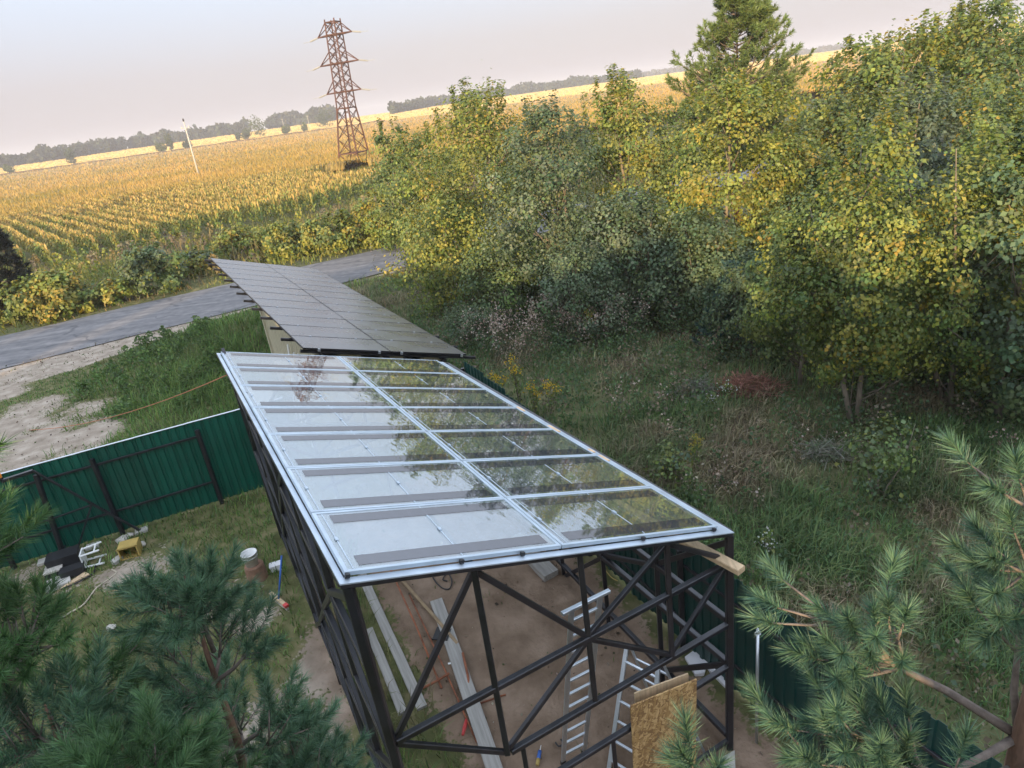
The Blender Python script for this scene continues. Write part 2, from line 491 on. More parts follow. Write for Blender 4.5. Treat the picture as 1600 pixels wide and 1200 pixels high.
def build_ground():
    fx = np.concatenate([np.linspace(-3500, -200, 12), np.linspace(-160, -45, 12), np.arange(-42, 26, .3), np.linspace(30, 160, 12), np.linspace(220, 3500, 12)])
    fy = np.concatenate([np.linspace(-900, -60, 8), np.linspace(-40, -2, 8), np.arange(0, 48, .3), np.linspace(52, 160, 14), np.linspace(240, 900, 8), np.linspace(1200, 4500, 6)])
    X, Y = np.meshgrid(fx, fy)
    Z = gz(X, Y)
    nearm = ((X > -45) & (X < 28) & (Y > 0) & (Y < 50))
    ry = (Y > road_near(X) - .6) & (Y < road_far(X) + .6)
    Z = Z + nearm * (~ry) * ((fbm(X, Y, 1.1) - .5) * .09)
    Z = Z - ry * .03
    nx = len(fx)
    V = np.stack([X, Y, Z], -1).reshape(-1, 3)
    i = np.arange(len(fy) - 1)[:, None] * nx + np.arange(nx - 1)[None, :]
    Q = np.stack([i, i + 1, i + nx + 1, i + nx], -1).reshape(-1, 4)
    S = sand_mask(X, Y)
    # meadow to the right of the canopy is browner
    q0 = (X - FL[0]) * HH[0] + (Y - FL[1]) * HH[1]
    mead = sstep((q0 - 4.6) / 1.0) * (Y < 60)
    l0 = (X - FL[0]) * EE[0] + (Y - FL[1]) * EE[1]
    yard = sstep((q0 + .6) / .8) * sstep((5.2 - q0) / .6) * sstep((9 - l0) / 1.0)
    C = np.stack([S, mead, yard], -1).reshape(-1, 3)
    me = np_mesh('ground', V, Q, C, smooth=True)
    M, n, link, b = new_mat('ground')
    b.inputs['Roughness'].default_value = .95
    b.inputs['Specular IOR Level'].default_value = .1
    at = n.new('ShaderNodeAttribute'); at.attribute_name = 'Col'
    sp = n.new('ShaderNodeSeparateColor'); link(at.outputs['Color'], sp.inputs[0])
    tc = n.new('ShaderNodeTexCoord')
    def noise(sc_, det=6):
        z = n.new('ShaderNodeTexNoise'); z.inputs['Scale'].default_value = sc_; z.inputs['Detail'].default_value = det
        link(tc.outputs['Object'], z.inputs['Vector']); return z.outputs[0]
    def rampc(src, stops):
        r = n.new('ShaderNodeValToRGB')
        r.color_ramp.elements[0].position, r.color_ramp.elements[0].color = stops[0][0], (*stops[0][1], 1)
        r.color_ramp.elements[1].position, r.color_ramp.elements[1].color = stops[-1][0], (*stops[-1][1], 1)
        for p_, c_ in stops[1:-1]:
            k = r.color_ramp.elements.new(p_); k.color = (*c_, 1)
        link(src, r.inputs[0]); return r.outputs[0]
    sandc = rampc(noise(2.2, 9), [(.25, (.20, .16, .12)), (.5, (.31, .255, .20)), (.75, (.44, .375, .305))])
    soil = rampc(noise(3.0, 8), [(.3, (.06, .065, .028)), (.5, (.11, .115, .045)), (.72, (.20, .165, .09))])
    mead = rampc(noise(2.0, 8), [(.3, (.055, .062, .03)), (.55, (.105, .105, .05)), (.75, (.17, .14, .08))])
    m1 = n.new('ShaderNodeMixRGB'); link(sp.outputs[1], m1.inputs[0]); link(soil, m1.inputs[1]); link(mead, m1.inputs[2])
    fr = n.new('ShaderNodeMath'); fr.operation = 'ADD'
    nn = n.new('ShaderNodeMapRange'); nn.inputs['From Min'].default_value = .3; nn.inputs['From Max'].default_value = .7; nn.inputs['To Min'].default_value = -.40; nn.inputs['To Max'].default_value = .34
    link(noise(14, 6), nn.inputs[0]); link(nn.outputs[0], fr.inputs[0]); link(sp.outputs[0], fr.inputs[1])
    mr = n.new('ShaderNodeMapRange'); mr.inputs['From Min'].default_value = .35; mr.inputs['From Max'].default_value = .6
    link(fr.outputs[0], mr.inputs[0])
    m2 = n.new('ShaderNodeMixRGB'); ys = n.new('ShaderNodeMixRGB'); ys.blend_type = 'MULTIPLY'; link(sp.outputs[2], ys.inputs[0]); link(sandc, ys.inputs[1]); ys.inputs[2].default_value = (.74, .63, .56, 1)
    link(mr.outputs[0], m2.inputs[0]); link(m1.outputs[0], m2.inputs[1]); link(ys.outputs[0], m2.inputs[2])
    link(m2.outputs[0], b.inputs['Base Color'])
    bp = n.new('ShaderNodeBump'); bp.inputs['Strength'].default_value = .8; bp.inputs['Distance'].default_value = .05
    link(noise(9, 9), bp.inputs['Height']); link(bp.outputs[0], b.inputs['Normal'])
    me.materials.append(M)
    tag(link_obj('ground', me), kind='structure')
build_ground()

def build_road():
    xs = np.linspace(-120, 90, 120)
    V = []; 
    for x in xs:
        n_, f_ = road_near(x), road_far(x)
        wob = (vnoise(x, 3, 1.7) - .5) * .35
        wob2 = (vnoise(x, 9, 2.1) - .5) * .3
        for t, z in ((0, .0), (.06, .03), (.3, .055), (.5, .065), (.7, .055), (.94, .03), (1, .0)):
            V.append((x, n_ + wob * (1 - t) + (f_ + wob2 * t - n_) * t, z + .004))
    k = 7
    Q = [(i*k+j, (i+1)*k+j, (i+1)*k+j+1, i*k+j+1) for i in range(len(xs)-1) for j in range(k-1)]
    me = np_mesh('road', np.array(V), np.array(Q), smooth=True)
    M, n, link, b = new_mat('asphalt')
    b.inputs['Roughness'].default_value = .85
    tc = n.new('ShaderNodeTexCoord')
    mp = n.new('ShaderNodeMapping'); mp.inputs['Rotation'].default_value = (0, 0, -rad(28.3)); mp.inputs['Scale'].default_value = (.05, 1.1, 1)
    link(tc.outputs['Object'], mp.inputs[0])
    z1 = n.new('ShaderNodeTexNoise'); z1.inputs['Scale'].default_value = 1.6; z1.inputs['Detail'].default_value = 7; link(mp.outputs[0], z1.inputs['Vector'])
    z2 = n.new('ShaderNodeTexNoise'); z2.inputs['Scale'].default_value = 2.5; z2.inputs['Detail'].default_value = 8; link(tc.outputs['Object'], z2.inputs['Vector'])
    ad = n.new('ShaderNodeMixRGB'); ad.inputs[0].default_value = .45; link(z1.outputs[0], ad.inputs[1]); link(z2.outputs[0], ad.inputs[2])
    rp = n.new('ShaderNodeValToRGB')
    rp.color_ramp.elements[0].position = .33; rp.color_ramp.elements[0].color = (.085, .083, .086, 1)
    rp.color_ramp.elements[1].position = .66; rp.color_ramp.elements[1].color = (.215, .20, .195, 1)
    e = rp.color_ramp.elements.new(.5); e.color = (.145, .138, .138, 1)
    link(ad.outputs[0], rp.inputs[0])
    # wandering tar-filled cracks along and across the road
    mp2 = n.new('ShaderNodeMapping'); mp2.inputs['Rotation'].default_value = (0, 0, -rad(28.3)); mp2.inputs['Scale'].default_value = (.18, .8, 1)
    dist = n.new('ShaderNodeTexNoise'); dist.inputs['Scale'].default_value = .8; link(tc.outputs['Object'], dist.inputs['Vector'])
    va = n.new('ShaderNodeVectorMath'); va.operation = 'ADD'
    link(tc.outputs['Object'], va.inputs[0]); link(dist.outputs['Color'], va.inputs[1]); link(va.outputs[0], mp2.inputs[0])
    vo = n.new('ShaderNodeTexVoronoi'); vo.feature = 'DISTANCE_TO_EDGE'; vo.inputs['Scale'].default_value = .8; link(mp2.outputs[0], vo.inputs['Vector'])
    lt = n.new('ShaderNodeMapRange'); lt.inputs['From Min'].default_value = .006; lt.inputs['From Max'].default_value = .03
    lt.inputs['To Min'].default_value = .6; lt.inputs['To Max'].default_value = 0
    link(vo.outputs['Distance'], lt.inputs[0])
    mx = n.new('ShaderNodeMixRGB'); link(lt.outputs[0], mx.inputs[0]); link(rp.outputs[0], mx.inputs[1]); mx.inputs[2].default_value = (.045, .045, .05, 1)
    link(mx.outputs[0], b.inputs['Base Color'])
    me.materials.append(M)
    tag(link_obj('road', me), kind='structure')
build_road()

# ------------------------------------------------------------------ vegetation generators
def quads_to_tris(V4):
    """V4 (n,4,3) -> verts, tris"""
    n = len(V4)
    b = np.arange(n)[:, None] * 4
    T = np.concatenate([b + [0, 1, 2], b + [0, 2, 3]], 0)
    return V4.reshape(-1, 3), T

def rand_unit(n):
    v = rng.normal(size=(n, 3))
    return v / np.linalg.norm(v, axis=1, keepdims=True)

def leaf_quads(P, size, up_bias=.38, out=None):
    """kite-shaped leaves at points P; size (n,)"""
    n = len(P)
    nrm = rand_unit(n); nrm[:, 2] = np.abs(nrm[:, 2]) * up_bias + .15
    if out is not None: nrm = nrm * .75 + out
    nrm /= np.linalg.norm(nrm, axis=1, keepdims=True)
    a = np.cross(nrm, rand_unit(n)); a /= (np.linalg.norm(a, axis=1, keepdims=True) + 1e-9)
    b = np.cross(nrm, a)
    s = size[:, None]
    tip = P + a * s * .62
    base = P - a * s * .5
    l = P + b * s * .42 + nrm * s * .10
    r = P - b * s * .42 + nrm * s * .10
    return np.stack([base, r, tip, l], 1)

def blades(P, h, w, C, lean=.35, drop=.0):
    """grass blades at P (n,3); two-segment, 3 tris each. C (n,3)"""
    n = len(P)
    az = rng.random(n) * 2 * math.pi
    ld = np.stack([np.cos(az), np.sin(az), np.zeros(n)], 1)
    side = np.stack([-np.sin(az + .6), np.cos(az + .6), np.zeros(n)], 1)
    ln = (rng.random(n) * lean * 1.6)[:, None]
    h = h[:, None]; w = w[:, None]
    up = np.array([0, 0, 1.])
    mid = P + up * h * .55 + ld * h * ln * .35
    tip = P + up * h * (1 - ln * .35 - drop) + ld * h * ln
    V = np.stack([P - side * w, P + side * w, mid + side * w * .8, mid - side * w * .8, tip], 1).reshape(-1, 3)
    b = np.arange(n)[:, None] * 5
    T = np.concatenate([b + [0, 1, 2], b + [0, 2, 3], b + [3, 2, 4]], 0)
    Cv = np.repeat(C, 5, 0).reshape(n, 5, 3)
    return V, T, Cv.reshape(-1, 3)

def pal(n, cols, var=.25, w=None):
    cols = np.array(cols, float)
    if w is None: w = np.ones(len(cols))
    k = rng.choice(len(cols), n, p=np.array(w) / np.sum(w))
    c = cols[k] * (1 + (rng.random((n, 1)) - .5) * 2 * var)
    return c * (1 + (rng.random((n, 3)) - .5) * .16)

GREEN_Y = [tuple(1.22 * c for c in q) for q in [(.175, .20, .035), (.215, .22, .04), (.135, .17, .034), (.25, .225, .04), (.10, .145, .034)]]
GREEN_M = [tuple(1.22 * c for c in q) for q in [(.10, .145, .04), (.13, .17, .042), (.08, .12, .038), (.165, .185, .042)]]
GREEN_D = [tuple(1.22 * c for c in q) for q in [(.066, .108, .05), (.09, .13, .056), (.055, .09, .044), (.108, .14, .055)]]
GREEN_S = [tuple(1.22 * c for c in q) for q in [(.10, .13, .075), (.125, .155, .09), (.08, .11, .065)]]

def crown_points(h, r, base, n_cl, shape, seed):
    """twig cluster centres inside an uneven crown, denser toward the outside"""
    R = np.random.default_rng(seed)
    P = []
    ph = R.random(8) * 6.28
    lob = R.random(8) * .5 + .25
    while len(P) < n_cl:
        t = R.random(n_cl * 3)
        z = base + (h - base) * t
        if shape == 'ovoid': prof = np.sin(np.pi * np.clip(t, 0, 1) ** .75) ** .62
        elif shape == 'cone': prof = np.clip(1.02 - t, 0, 1) ** .7 * np.clip(t * 6, 0, 1) ** .5
        else: prof = np.sqrt(np.clip(1 - (2 * t - .8) ** 2 / 1.44, 0, 1)) 
        az = R.random(n_cl * 3) * 6.283
        lump = 1 + .22 * np.sin(az * 2 + ph[0] + t * 3) + .16 * np.sin(az * 3 + ph[1] - t * 7) + .13 * np.sin(az * 5 + ph[2] + t * 9)
        rr = r * prof * lump * (R.random(n_cl * 3) ** .42)
        pts = np.stack([rr * np.cos(az), rr * np.sin(az), z], 1)
        P += list(pts[R.random(len(pts)) < (prof + .15)])
    P = np.array(P[:n_cl * 2]); R.shuffle(P)
    return P[:n_cl]

def deciduous(name, label, loc, h, r, n_leaf, leaf, palette, base_f=.12, shape='round', cat='tree', group=None, stems=1, weights=None, yellow=.0, shoots=8, clump=None):
    seed = rng.integers(1 << 30)
    R = np.random.default_rng(seed)
    t = thing(name, label, cat, loc, group=group)
    n_leaf = int(n_leaf * (1.35 if leaf >= .105 else 1.5))
    lf = leaf * (.98 if leaf >= .105 else .88)
    n_cl = max(26, int(n_leaf / (100 if leaf >= .105 else 95)))
    P = crown_points(h * .97, r, h * base_f, n_cl, shape, seed)
    # stems and limbs
    mb = MB()
    for k in range(stems):
        a = R.random() * 6.28; off = .0 if stems == 1 else r * .12
        tx = np.array([math.cos(a), math.sin(a), 0])
        lean = (R.random() * .08 if stems == 1 else .10 + R.random() * .16) * h
        top = tx * lean + np.array([0, 0, h * (.9 if k == 0 else .6 + R.random() * .25)])
        pts = [tx * off + np.array([0, 0, -.12])]
        for q in (.2, .45, .7, 1.):
            pts.append(tx * off + (top - tx * off) * q + np.array([R.normal() * .02 * h, R.normal() * .02 * h, 0]) * (q < 1))
        tr = max(.02, h * .0115) * (1 if stems == 1 else .7)
        mb.tube(pts, [tr * 1.25, tr, tr * .75, tr * .5, tr * .15], 7)
        for p_ in P[R.choice(len(P), min(len(P), max(6, 22 // stems)), replace=False)]:
            q = np.clip((p_[2] - .2 * np.hypot(p_[0], p_[1])) / h - .12, .08, .8)
            src = tx * off + (top - tx * off) * q
            midp = src * .5 + p_ * .5 + np.array([0, 0, -.05 * h * .3])
            mb.tube([src, midp, p_], [tr * .45 * (1 - q * .6), tr * .25, tr * .08], 4)
    mb.build('trunk', MT['bark'], t, smooth=True)
    # leaves gathered in clumps on the twigs
    cl = R.integers(0, len(P), n_leaf)
    spread = clump or max(.13, r * .12)
    off = R.normal(size=(n_leaf, 3)) * spread * np.array([1, 1, .8])
    csz = .6 + R.random(len(P)) * .8
    LP = P[cl] + off * csz[cl][:, None]
    # a few upright shoots standing out of the crown top
    if shoots:
        for k in range(shoots):
            a = R.random() * 6.28; q = R.random() ** .5 * r * .7
            z0 = h * (.93 - .28 * (q / r) ** 2)
            ns = max(12, int(n_leaf * .006))
            zz = R.random(ns) * h * .13
            sp_ = np.stack([q * math.cos(a) + R.normal(size=ns) * r * .03, q * math.sin(a) + R.normal(size=ns) * r * .03, z0 + zz], 1)
            LP = np.concatenate([LP, sp_]); cl = np.concatenate([cl, R.integers(0, len(P), ns)])
    LP[:, 2] = np.maximum(LP[:, 2], .04)
    sz = lf * (.45 + R.random(len(LP)) * .85)
    tone = (.72 + .6 * R.random(len(P)))[cl][:, None]
    pc = pal(len(P), palette, .12, weights)[cl]; kq = (R.random(len(LP)) < .3)[:, None]
    C = np.where(kq, pal(len(LP), palette, .2, weights), pc * (1 + (R.random((len(LP), 1)) - .5) * .4)) * tone
    if yellow:
        yk = (R.random(len(P)) < yellow)[cl] & (R.random(len(LP)) < .75)
        C[yk] = pal(int(yk.sum()), [(.30, .25, .04), (.36, .26, .04), (.24, .22, .04)], .25)
    ov = (LP - np.array([0, 0, h * (.42 + base_f * .5)])) / np.array([r, r, h * .5])
    cv = LP - P[cl]; cv = cv / (np.linalg.norm(cv, axis=1, keepdims=True) + 1e-6)
    ov = ov / (np.linalg.norm(ov, axis=1, keepdims=True) + 1e-6) * .62 + cv * .5
    V, T = quads_to_tris(leaf_quads(LP, sz, out=ov)); rp_ = 4
    me = np_mesh('crown', V, T, np.repeat(C, rp_, 0), MT['leaf'])
    link_obj('crown', me, t)
    return t

def needle_shoot(axis_p, axis_d, length, nlen, n, up=.75, width=.0032):
    """one pine shoot: needles round an axis. Returns verts (n*3,3)"""
    d = axis_d / np.linalg.norm(axis_d)
    u = np.array([0, 0, 1.]) if abs(d[2]) < .9 else np.array([1., 0, 0])
    x = np.cross(d, u); x /= np.linalg.norm(x); y = np.cross(d, x)
    t = rng.random(n) ** .6
    az = rng.random(n) * 6.283
    ang = (1.25 - .75 * t) * (.7 + .55 * rng.random(n))
    dirs = d[None] * np.cos(ang)[:, None] + (x[None] * np.cos(az)[:, None] + y[None] * np.sin(az)[:, None]) * np.sin(ang)[:, None]
    P = axis_p[None] + d[None] * (t * length)[:, None]
    L_ = nlen * (.7 + .45 * rng.random(n))[:, None]
    sd = np.cross(dirs, rand_unit(n)); sd /= (np.linalg.norm(sd, axis=1, keepdims=True) + 1e-9)
    droop = np.array([0, 0, -1.]) * L_ * .10
    V = np.stack([P - sd * width, P + sd * width, P + dirs * L_ + droop], 1)
    return V.reshape(-1, 3)

NEED = [(.078, .155, .09), (.10, .18, .098), (.062, .13, .08), (.115, .20, .095), (.07, .15, .085)]

def pine(name, label, base, branches, trunk_pts, trunk_r, nlen=.11, per=130, palette=NEED, width=.0032, slen=.22):
    """branches: list of polylines (world points) with shoots along their outer part"""
    t = thing(name, label, 'tree', base)
    b0 = np.array(base, float)
    mb = MB()
    n = len(trunk_pts)
    mb.tube([np.array(p) - b0 for p in trunk_pts], [trunk_r * (1 - .9 * i / (n - 1)) for i in range(n)], 9)
    mb.build('trunk', MT['pinebark'], t, smooth=True)
    bb = MB(); VV = []; CC = []
    for br in branches:
        pts = [np.array(p, float) for p in br['pts']]
        r0 = br.get('r', .014)
        bb.tube([p - b0 for p in pts], [r0 * (1 - .7 * i / (len(pts) - 1)) for i in range(len(pts))], 6)
        # arc-length samples
        seg = [np.linalg.norm(pts[i+1] - pts[i]) for i in range(len(pts)-1)]
        tot = sum(seg)
        def samp(q):
            d = q * tot
            for i, s_ in enumerate(seg):
                if d <= s_ or i == len(seg) - 1:
                    return pts[i] + (pts[i+1] - pts[i]) * min(1, d / s_), (pts[i+1] - pts[i]) / s_
                d -= s_
        ns = br.get('n', 7)
        tint = .8 + .45 * random.random()
        for k in range(ns):
            q = 1.0 if k == 0 else br.get('from', .3) + (1 - br.get('from', .3)) * random.random()
            p_, d_ = samp(q)
            if k:
                a = random.uniform(.5, 1.1)
                rd = rand_unit(1)[0]; side = np.cross(d_, rd); side /= np.linalg.norm(side)
                dd = d_ * math.cos(a) + side * math.sin(a); dd[2] = abs(dd[2]) * .8 + .15
                dd /= np.linalg.norm(dd)
                ln = br.get('tw', .22) * random.uniform(.5, 1.2)
                e_ = p_ + dd * ln
                bb.tube([p_ - b0, (p_ + dd * ln * .6 - b0), e_ - b0], [r0 * .4, r0 * .32, r0 * .22], 4)
                p_, d_ = e_, dd + np.array([0, 0, .35])
            sl = slen * random.uniform(.75, 1.25)
            V = needle_shoot(p_ - d_ / np.linalg.norm(d_) * sl * .4, d_, sl, nlen, per, width=width)
            VV.append(V - b0)
            c = pal(per, palette, .22) * tint * (.85 + .3 * random.random())
            CC.append(np.repeat(c, 3, 0))
    tag(bb.build('branches', MT['twig'], t, smooth=True), kind='stuff')
    V = np.concatenate(VV); C = np.concatenate(CC)
    T = np.arange(len(V)).reshape(-1, 3)
    link_obj('needles', np_mesh('needles', V, T, C, MT['needle']), t)
    return t

# ------------------------------------------------------------------ the canopy of clear glass panels
E1 = np.array([-math.sin(.45987) * math.cos(-.0258), math.cos(.45987) * math.cos(-.0258), math.sin(-.0258)])
_h = np.array([math.cos(.45987), math.sin(.45987), 0])
E2 = _h * math.cos(.32949) - np.array([0, 0, 1]) * math.sin(.32949)
E2 = E2 - E1 * (E2 @ E1); E2 /= np.linalg.norm(E2)
E3 = np.cross(E2, E1)
CO = np.array([-1.52716, 4.44358, 4.21044])
PW, PH = 2.103, 1.14
def roof(a, b, c=0.):
    """a across (E2), b along (E1), c above the panel plane"""
    return CO + E2 * a + E1 * b + E3 * c
RB = basis(E2, E1, E3)

def build_canopy():
    t = thing('canopy_frame', 'black steel truss frame carrying the sloping roof of clear glass panels', 'canopy', cf(2.07, 4, float(gz(*cf(2.07, 4, 0)[:2]))))
    b0 = np.array(t.location)
    S = [0.0, 1.07, 2.17, 3.24, 4.14]
    def top(s, l):       # underside of the panels
        P = cf(s, l, 0)
        q = P - CO
        # plane through CO with normal E3
        z = CO[2] - (E3[0] * q[0] + E3[1] * q[1]) / E3[2]
        return z - .10
    def g(s, l): return float(gz(*cf(s, l, 0)[:2])) - .05
    def bar(name, p, q, w, h=None):
        mb = MB(); mb.bar(np.array(p) - b0, np.array(q) - b0, w, h); return mb.build(name, MT['black_steel'], t)
    LEN = 8.0
    # corner posts
    for l in (0, LEN):
        for s in (0, S[-1]):
            bar('post', cf(s, l, g(s, l)), cf(s, l, top(s, l) - .03), .085)
    # cross trusses (front, middle, back)
    for l, full in ((0, True), (LEN / 2, False), (LEN, True)):
        bar('roof_beam', cf(-.02, l, top(0, l)), cf(S[-1] + .02, l, top(S[-1], l)), .07, .07)
        if not full:
            continue
        zs = (2.28, 1.37, .69)
        sg = 1 if l == 0 else -1
        for k, z in enumerate(zs):
            s0 = 0 if k == 0 else S[1] if k == 1 else 1.0
            bar('beam', cf(s0 + .043, l, z), cf(S[-1] - .043, l, z), .065, .065)
        e = .035 * sg
        bar('post', cf(S[1], l - e * .1, 1.37), cf(S[1], l - e * .1, top(S[1], l) - .035), .058)
        bar('post', cf(S[2], l + e * .1, 1.37 + .03), cf(S[2], l + e * .1, top(S[2], l) - .035), .058)
        bar('post', cf(S[3], l - e * .15, 1.37 + .03), cf(S[3], l - e * .15, top(S[3], l) - .035), .058)
        for (sa, za), (sb, zb) in (((.05, 2.30), (S[1], top(S[1], l) - .05)), ((S[1], top(S[1], l) - .05), (S[2], 2.28)),
                                   ((S[2], 2.30), (S[3], top(S[3], l) - .05)), ((.05, 2.24), (S[1], 1.38)), ((S[1], 1.40), (S[2], 2.26)),
                                   ((S[2], 2.26), (S[3], 1.40)), ((S[3], 1.42), (S[4] - .03, 2.26)), ((S[4] - .04, 2.34), (S[3] + .02, top(S[3], l) - .06))):
            bar('brace', cf(sa, l + e * .3, za), cf(sb, l + e * .3, zb), .05, .055)
        for s in (1.25, 2.35, 3.4):
            bar('post', cf(s, l + e * .2, g(s, l)), cf(s, l + e * .2, 1.36 if s < 2 else .68), .05)
        bar('beam', cf(S[3] - .2, l, -.60), cf(S[4], l, -.60), .055)
    # long side trusses
    ls = [8.0 * k / 6 for k in range(7)]
    for s, zs in ((0, (3.1, 1.95, .75, -.35)), (S[-1], (1.40, .72, -.55))):
        bar('side_beam', cf(s, -.03, top(s, 0)), cf(s, LEN + .03, top(s, LEN)), .07, .07)
        for z in zs:
            zb = max(z, g(s, LEN) + .12)
            bar('side_beam', cf(s, .045, z), cf(s, LEN - .045, zb), .07, .085)
        for i, l in enumerate(ls[1:-1]):
            bar('post', cf(s, l, g(s, l)), cf(s, l, top(s, l) - .03), .065)
        lv = [top(s, 4)] + list(zs)
        for k in range(len(lv) - 1):
            for i in range(len(ls) - 1):
                if s > 1 and (i + k) % 2: continue
                a, b_ = (lv[k], lv[k+1]) if (i + k) % 2 == 0 else (lv[k+1], lv[k])
                if min(a, b_) < g(s, ls[i]) + .1: continue
                off = .02 if s == 0 else -.02
                bar('brace', cf(s - off, ls[i] + .03, a - .04), cf(s - off, ls[i+1] - .03, b_ + .04), .055, .07)
    # purlins lengthways under the panels
    for s in (S[1], S[2], S[3]):
        bar('purlin', cf(s, .04, top(s, 0) - .004), cf(s, LEN - .04, top(s, LEN) - .004), .05, .06)
    # metal edging round the glass
    Wd, Ln = 2 * PW, 7 * PH
    def trim(a0, a1, b0_, b1, c=-.052):
        mb = MB()
        mb.box(roof((a0 + a1) / 2, (b0_ + b1) / 2, c) - b0, (a1 - a0, b1 - b0_, .012), RB)
        return mb.build('edge_trim', MT['zinc'], t)
    trim(-.055, -.002, -.09, Ln + .06); trim(Wd + .002, Wd + .17, -.09, Ln + .06)
    trim(-.002, Wd + .002, -.09, -.002); trim(-.002, Wd + .002, Ln + .002, Ln + .06)
    # dark lip under the edging
    mb = MB(); mb.box(roof(Wd / 2 + .055, -.07, -.076) - b0, (Wd + .2, .03, .034), RB); mb.build('edge_lip', MT['black_steel'], t)
    mb = MB(); mb.box(roof(-.04, Ln / 2, -.076) - b0, (.024, Ln + .1, .034), RB); mb.build('edge_lip', MT['black_steel'], t)
    for b_, ln in ((2.25, .22), (2.55, .13), (3.55, .30), (4.6, .24)):
        mb = MB(); mb.box(roof(Wd + .075, b_, -.040) - b0, (.10, ln, .012), RB); mb.build('protective_film', MT['orange_film'], t)
    for a in (.02, 1.03, 1.65, 3.1, 4.12):
        mb = MB(); mb.box(roof(a, -.022, -.02) - b0, (.04, .028, .034), RB); mb.build('clamp', MT['black_plastic'], t)
build_canopy()

def build_clear_panels():
    rows = ['nearest the camera', 'second row from the camera', 'third row from the camera', 'middle row', 'third row from the far end', 'second row from the far end', 'farthest row']
    w, h = PW - .012, PH - .012
    fr = .034
    def rail(cx, cy, sx, sy):
        mb = MB(); mb.box((cx, cy, -.0175), (sx, sy, .035)); return mb.mesh('rail', MT['alu_rail'])
    rails = [rail(0, -h/2 + fr/2, w, fr), rail(0, h/2 - fr/2, w, fr), rail(-w/2 + fr/2, 0, fr, h - 2*fr), rail(w/2 - fr/2, 0, fr, h - 2*fr)]
    mb = MB(); mb.box((0, 0, -.006), (w - 2*fr, h - 2*fr, .006)); glass = mb.mesh('glass', MT['panel_glass'])
    sw = .165
    mb = MB(); mb.box((0, 0, 0), (w - 2*fr - .18, sw, .002)); strip = mb.mesh('cell_strip', MT['cells'])
    mb = MB(); mb.box((0, 0, 0), (.010, h - 2*fr - .02, .002)); bus = mb.mesh('busbar', MT['alu_rail'])
    mb = MB(); mb.box((0, 0, 0), (.028, .06, .010)); jb = mb.mesh('junction_box', MT['alu_rail'])
    for i in range(7):
        for j in range(2):
            side = 'high left' if j == 0 else 'low right'
            c = roof(PW * (j + .5), PH * (i + .5), 0)
            Rr = RB @ np.array([[math.cos(a), -math.sin(a), 0], [math.sin(a), math.cos(a), 0], [0, 0, 1]]) if (a := random.uniform(-.0012, .0012)) else RB
            tilt = np.array([[1, 0, random.uniform(-.004, .004)], [0, 1, random.uniform(-.004, .004)], [0, 0, 1]])
            t = thing('glass_solar_panel', f'clear glass solar panel in {side} canopy column, {rows[i]}', 'solar panel', matrix=mat4(Rr @ tilt, c), group='clear glass solar panels on the canopy')
            for r_ in rails: link_obj('rail', r_, t)
            link_obj('glass', glass, t)
            for sy in (-1, 1):
                o = link_obj('cell_strip', strip, t); o.location = (.02, sy * (h/2 - fr - .05 - sw/2), -.0015)
            for x_ in (-w/2 + fr + .05, .02):
                o = link_obj('busbar', bus, t); o.location = (x_, 0, -.0018)
                q = link_obj('junction_box', jb, o); q.location = (0, 0, .0058)
build_clear_panels()

# ------------------------------------------------------------------ the dark array on the shed
DO = np.array([-4.40152, 14.08998, 3.07499])
_ps, _t2, _s2 = .48272, .33139, .01816
D1 = np.array([-math.sin(_ps) * math.cos(_s2), math.cos(_ps) * math.cos(_s2), math.sin(_s2)])
_h2 = np.array([math.cos(_ps), math.sin(_ps), 0])
D2 = _h2 * math.cos(_t2) - np.array([0, 0, 1]) * math.sin(_t2)
D2 = D2 - D1 * (D2 @ D1); D2 /= np.linalg.norm(D2)
D3 = np.cross(D2, D1)
DB = basis(D2, D1, D3)
DW = 2.03
DN = np.array([-_h2[1], _h2[0], 0])
def droof(a, b, c=0.): return DO + D2 * a + D1 * b + D3 * c

